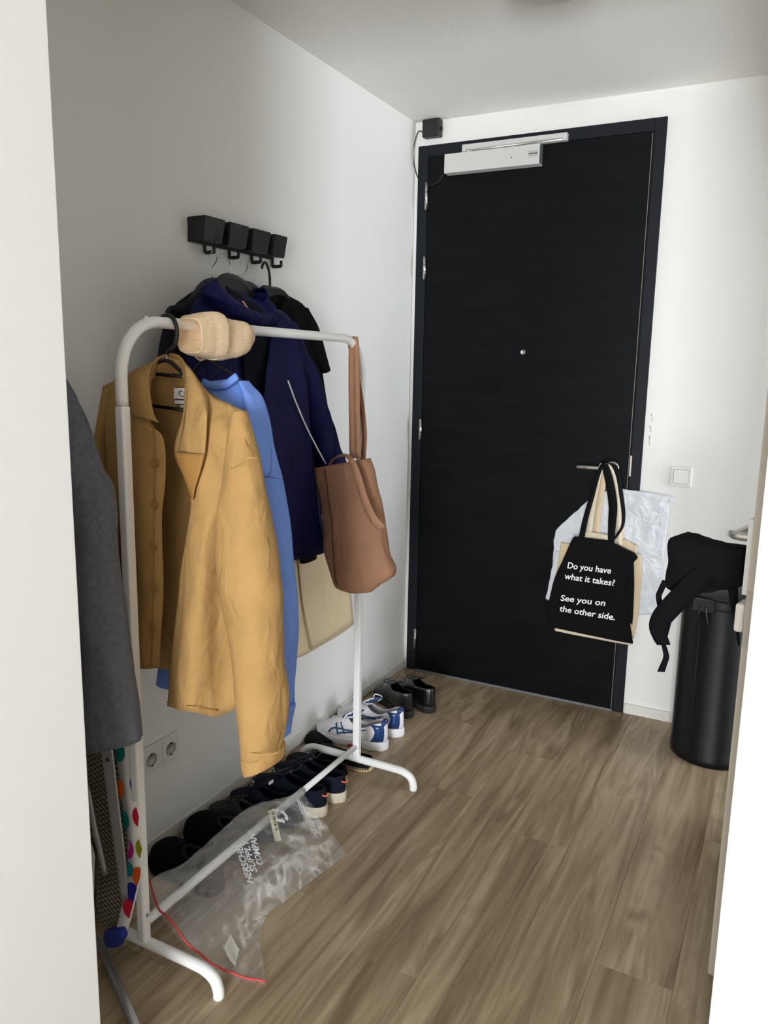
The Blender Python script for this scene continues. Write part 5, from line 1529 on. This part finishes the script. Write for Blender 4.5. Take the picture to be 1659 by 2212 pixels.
sn = thing('tote_bag', 'sand coloured canvas tote peeping out at both sides of the black tote', 'bag', (0.95, -0.06, 0.4))
puff('bag_body', [(0.7535,-0.06,0.7214),(0.7432,-0.06,0.6232),(0.7382,-0.06,0.4999),(0.74,-0.06,0.3967),(0.745,-0.06,0.3433)], [(1.0807,-0.06,0.7099),(1.0905,-0.06,0.6494),(1.0921,-0.06,0.5523),(1.0883,-0.06,0.4534),(1.0786,-0.06,0.3562)], 0.016, AY, M_SAND, sn, ns=7, seg=40, power=3.2, amp=0.003, scale=14, seed=111)
sheet('bag_corner', [[(0.9985,-0.072,0.764),(1.0168,-0.072,0.7661),(1.0321,-0.072,0.7564)], [(1.0044,-0.074,0.738),(1.033,-0.074,0.7492),(1.0642,-0.074,0.7452)], [(1.0102,-0.074,0.7078),(1.0388,-0.074,0.7191),(1.0646,-0.074,0.7146)]], M_SAND, sn, nc=10, sub=5, amp=0.002, scale=30, seed=113, th=0.004)
ribbon('strap', [(0.9,-0.066,0.7632),(0.9,-0.066,0.8509),(0.9072,-0.066,0.9422),(0.916,-0.066,1.0345),(0.9175,-0.066,1.0686)], [(1, 0, 0.1), (1, 0, 0.2), (1, 0, 0.2)], 0.026, M_SAND, sn, n=7, th=0.003)
ribbon('strap', [(0.9966,-0.06,0.7577),(0.9921,-0.06,0.8497),(0.9764,-0.06,0.9437),(0.9522,-0.06,1.029),(0.9346,-0.06,1.0711)], (1, 0, -0.1), 0.024, M_SAND, sn, n=7, th=0.003)

ct = thing('tote_bag', 'cream canvas tote hung between the black tote and the sand coloured one', 'bag', (0.93, -0.08, 0.4))
puff('bag_body', [(0.8523,-0.08,0.7839),(0.8256,-0.08,0.7178),(0.79,-0.08,0.5934),(0.7616,-0.08,0.4674),(0.7537,-0.08,0.3589),(0.7549,-0.08,0.3383)], [(0.9509,-0.08,0.7793),(1.0141,-0.08,0.7211),(1.034,-0.08,0.6462),(1.0495,-0.08,0.5314),(1.065,-0.08,0.4155),(1.0785,-0.08,0.3303)], 0.018, AY, M_CREAM, ct, ns=7, seg=40, power=3.2, amp=0.003, scale=14, seed=121)
sheet('top_hem', [[(0.8589,-0.0925,0.7868),(0.9044,-0.0925,0.786),(0.9553,-0.0925,0.7801)], [(0.8571,-0.0935,0.7594),(0.9063,-0.0935,0.7612),(0.959,-0.0935,0.7557)]], M_CREAM, ct, nc=8, sub=3, th=0.003)
ribbon('strap', [(0.8729,-0.085,0.7792),(0.8778,-0.085,0.8516),(0.8872,-0.085,0.9391),(0.8997,-0.085,1.0353),(0.9101,-0.085,1.0737)], (1, 0, 0.2), 0.022, M_CREAM, ct, n=7, th=0.003)
ribbon('strap', [(0.9983,-0.082,0.7427),(0.9883,-0.082,0.8337),(0.9782,-0.082,0.9279),(0.9572,-0.082,1.0205),(0.928,-0.082,1.0728)], (1, 0, -0.1), 0.020, M_CREAM, ct, n=7, th=0.003)

bt_ = thing('tote_bag', 'black canvas tote with white lettering, in front on the door handle', 'bag', (0.93, -0.11, 0.38))
TL = [(0.8182,-0.108,0.7635),(0.8061,-0.108,0.7405),(0.7796,-0.108,0.6622),(0.7441,-0.108,0.5592),(0.7263,-0.108,0.4487),(0.719,-0.108,0.3631)]
TR = [(0.9654,-0.108,0.7611),(1.0705,-0.108,0.7164),(1.059,-0.108,0.6749),(1.0371,-0.108,0.5735),(1.0567,-0.108,0.4771),(1.086,-0.108,0.3483)]
black_body = puff('bag_body', TL, TR, 0.022, AY, M_BLKBAG, bt_, ns=8, seg=48, power=3.4, amp=0.003, scale=13, seed=131)
puff('bag_body', [(1.03,-0.104,0.7163),(1.0358,-0.104,0.6325),(1.034,-0.104,0.5546),(1.0444,-0.104,0.4584)], [(1.0618,-0.104,0.7012),(1.071,-0.104,0.5988),(1.0756,-0.104,0.483),(1.0762,-0.104,0.4243)], 0.012, AY, M_BLKBAG, bt_, ns=6, seg=24)
ribbon('strap', [(0.8513,-0.118,0.7633),(0.8632,-0.118,0.8457),(0.8819,-0.118,0.9355),(0.8987,-0.118,1.0199),(0.9141,-0.118,1.066),(0.9241,-0.118,1.0816)], [(1, 0, 0.15), (1, 0, 0.25), (1, 0, 0.3)], lambda t: 0.024 - 0.006 * t, M_BLKBAG, bt_, n=7, th=0.003)
ribbon('strap', [(0.9717,-0.12,0.7583),(0.97,-0.12,0.8381),(0.9692,-0.12,0.9041),(0.9575,-0.12,0.9688),(0.9429,-0.12,1.0236),(0.9293,-0.12,1.0635),(0.9247,-0.12,1.0781)], [(1, 0, 0), (1, 0, -0.1), (1, 0, -0.2)], lambda t: 0.026 + 0.010 * math.sin(PI * t), M_BLKBAG, bt_, n=7, th=0.003)
ribbon('strap', [(0.9412,-0.112,1.0785),(0.9639,-0.112,1.0652),(0.981,-0.112,1.0257),(0.9969,-0.112,0.9525),(1.0111,-0.112,0.8788),(1.0107,-0.112,0.8316),(0.9967,-0.112,0.7978),(0.977,-0.112,0.7651)], [(1, 0, 0), (0.5, 0.8, 0), (0.3, 0.9, 0.2), (0.6, 0.6, 0.4)], 0.022, M_BLKBAG, bt_, n=7, th=0.003)
bmk = bmesh.new(); bmk.from_mesh(black_body.data)
BVK = BVHTree.FromBMesh(bmk)
KO = wloc(bt_)
def on_bag(p):
    q = Vector(p) - KO
    h = BVK.ray_cast(Vector((q.x, -1.0, q.z)), Vector((0, 1, 0)))
    y = h[0].y if h[0] is not None else q.y
    return Vector((q.x, y - 0.0012, q.z)) + KO
M_TEXT = mat('white_screen_print', rgb(244, 244, 244), 0.7)
def bag_text(body, a, b, cap):
    A, B = Vector(a), Vector(b)
    X = B - A
    ln = X.length
    Y = Vector((0.14, 0, 1))
    cu = bpy.data.curves.new('t', 'FONT'); cu.body = body; cu.offset = 0.02
    t_ = bpy.data.objects.new('t', cu); COL.objects.link(t_); bpy.context.view_layer.update()
    w = t_.dimensions.x
    bpy.data.objects.remove(t_)
    text_mesh('lettering', body, A, X, Y, cap, M_TEXT, black_body, on_bag, 0.018, squeeze=ln / (w * cap))
bag_text('Do you have', (0.7984,-0.12,0.6294), (0.9767,-0.12,0.6299), 0.037)
bag_text('what it takes?', (0.7914,-0.12,0.5827), (0.9967,-0.12,0.5803), 0.037)
bag_text('See you on', (0.7793,-0.12,0.4865), (0.9636,-0.12,0.4911), 0.037)
bag_text('the other side.', (0.778,-0.12,0.4397), (1.0082,-0.12,0.4372), 0.037)
bmk.free()

# ------------------------------------------------------------------ pedal bin
bi = thing('pedal_bin', 'tall black cylindrical metal bin in the corner right of the front door', 'bin', (1.42, -0.205, 0))
M_BIN = mat('black_satin_metal', rgb(17, 18, 20), 0.38, spec=0.35)
bc_ = (1.418, -0.206, 0)
lathe('bin_body', [(0.140, 0.0), (0.147, 0.002), (0.149, 0.006), (0.149, 0.03), (0.1475, 0.032), (0.1475, 0.600), (0.1465, 0.602)], bc_, M_BIN, bi, seg=72)
lathe('bin_rim', [(0.1475, 0.602), (0.150, 0.604), (0.150, 0.634), (0.1475, 0.637)], bc_, M_BIN, bi, seg=72)
lathe('bin_lid', [(0.1475, 0.639), (0.146, 0.644), (0.130, 0.654), (0.09, 0.664), (0.04, 0.669), (0.003, 0.670)], bc_, M_BIN, bi, seg=72)
# seam and hinge on the side that faces the camera
a_ = math.radians(-118)
sx, sy = bc_[0] + 0.1478 * math.cos(a_), bc_[1] + 0.1478 * math.sin(a_)
tube('body_seam', [(sx, sy, 0.034), (sx, sy, 0.6)], 0.0009, mat('seam_grey', rgb(74, 76, 80), 0.35, metal=0.6), bi, seg=6)
hx_ = (1.3562,-0.352,0.5983)
rotz = Matrix.Rotation(math.radians(4), 3, 'Z')
hb = box('hinge_bracket', (hx_[0] - 0.038, -0.372, 0.595), (hx_[0] + 0.038, -0.345, 0.640), M_BIN, bi, bev=0.004)
for s in (-1, 1):
    tube('hinge_arm', [(hx_[0] + s * 0.010, -0.372, 0.618), (hx_[0] + s * 0.011, -0.380, 0.60), (hx_[0] + s * 0.016, -0.376, 0.575), (hx_[0] + s * 0.020, -0.366, 0.55)], 0.004, M_BLACKPL, hb, seg=10, n=4)

# ------------------------------------------------------------------ black apron bundled over the bathroom door handle
M_APRON = mat('black_twill', rgb(17, 17, 20), 0.9, bump=0.4, bscale=500, var=0.1, vscale=10, sheen=0.1, spec=0.12)
ap = thing('apron', 'black cloth apron with ties bundled over the bathroom door handle', 'apron', (1.45, -1.33, 0.8))
puff('bundle', [(1.3738,-1.33,1.0591),(1.3476,-1.33,1.0436),(1.3391,-1.33,1.0289),(1.3416,-1.33,0.9969),(1.338,-1.33,0.9593),(1.336,-1.33,0.9287),(1.3459,-1.33,0.9137),(1.3689,-1.33,0.9077)], [(1.3885,-1.33,1.0585),(1.4288,-1.33,1.0462),(1.5129,-1.33,1.0372),(1.5141,-1.33,1.013),(1.5146,-1.33,0.9853),(1.5129,-1.33,0.9605),(1.5046,-1.33,0.9413),(1.4496,-1.33,0.9219)], lambda t: 0.02 + 0.05 * math.sin(PI * min(1, t * 1.1 + 0.05)), AY, M_APRON, ap, ns=8, seg=40, power=2.4, amp=0.006, scale=22, seed=141, vs=0.7)
puff('side_panel', [(1.4715,-1.32,0.966),(1.4845,-1.32,0.9109),(1.4995,-1.32,0.856),(1.5147,-1.32,0.7985)], [(1.5024,-1.32,0.9702),(1.5064,-1.32,0.9142),(1.5115,-1.32,0.858),(1.5189,-1.32,0.797)], 0.02, AY, M_APRON, ap, ns=7, seg=28, amp=0.003, scale=20, seed=143)
ribbon('tie_band', [(1.462,-1.31,0.9966),(1.4384,-1.35,0.9795),(1.4104,-1.37,0.9464),(1.3768,-1.37,0.9004),(1.3502,-1.37,0.8616),(1.3391,-1.37,0.8388),(1.3375,-1.37,0.8174),(1.3467,-1.37,0.7954),(1.354,-1.37,0.7838)], [(0.75, 0, -0.65), (0.75, 0, -0.65), (0.75, 0, -0.65), (0.8, 0, -0.55), (1, 0, -0.1), (1, 0, 0.2)], lambda t: 0.052 - 0.022 * t ** 3, M_APRON, ap, n=8, th=0.004)
ribbon('tie_tail', [(1.3531,-1.372,0.7854),(1.3585,-1.372,0.7711),(1.362,-1.372,0.754),(1.3572,-1.372,0.733),(1.3531,-1.372,0.7155)], [(0.6, 0.7, 0.1), (1, 0, 0.1), (1, 0, 0.15)], lambda t: 0.010 + 0.008 * t, M_APRON, ap, n=7, th=0.003)
puff('tie_fold', [(1.3495,-1.35,0.8336),(1.347,-1.35,0.8096),(1.3476,-1.35,0.7871)], [(1.3658,-1.35,0.8446),(1.3616,-1.35,0.8157),(1.3548,-1.35,0.7789)], 0.012, AY, M_APRON, ap, ns=6, seg=20)
tube('tie_loop', [(1.3413,-1.34,0.9352),(1.3325,-1.34,0.9094),(1.3294,-1.34,0.8925),(1.3384,-1.34,0.8609),(1.348,-1.34,0.8483)], 0.007, M_APRON, ap, seg=10, n=5, squash=0.4)

# ------------------------------------------------------------------ bathroom door furniture
def d2pt(a, n, z):
    return fe + dd * a + nn * n + Vector((0, 0, z))
lv = tube('door_handle', [d2pt(0.041, -0.008, 1.077), d2pt(0.041, -0.042, 1.077), d2pt(0.045, -0.049, 1.077), d2pt(0.057, -0.052, 1.077), d2pt(0.155, -0.052, 1.077)], 0.0098, mat('satin_aluminium', rgb(206, 204, 202), 0.35, metal=0.9), leaf2, seg=16, n=4)
d2box('door_bumper', -0.001, 0.055, -0.021, -0.0005, 0.868, 0.934, mat('ivory_plastic', rgb(232, 226, 214), 0.45), leaf2, 0.006)
cs_tape = d2box('clear_tape', -0.0016, -0.0006, 0.0, 0.034, 0.835, 0.968, film_mat('tape_film', (0.9, 0.88, 0.86, 1), 0.06), leaf2, 0.0)
gp_ = thing('wall_plate', 'small grey plate on the back wall just above the black apron', 'hook', (1.47, 0, 0.93))
wk = (1.4039,-0.006,0.8227)
gp_.location = wk
box('flat_plate', (wk[0] - 0.006, -0.006, wk[2] - 0.013), (wk[0] + 0.006, 0, wk[2] + 0.013), mat('plate_grey', rgb(150, 150, 148), 0.5), gp_, bev=0.002)  # a small flat grey block on the plaster
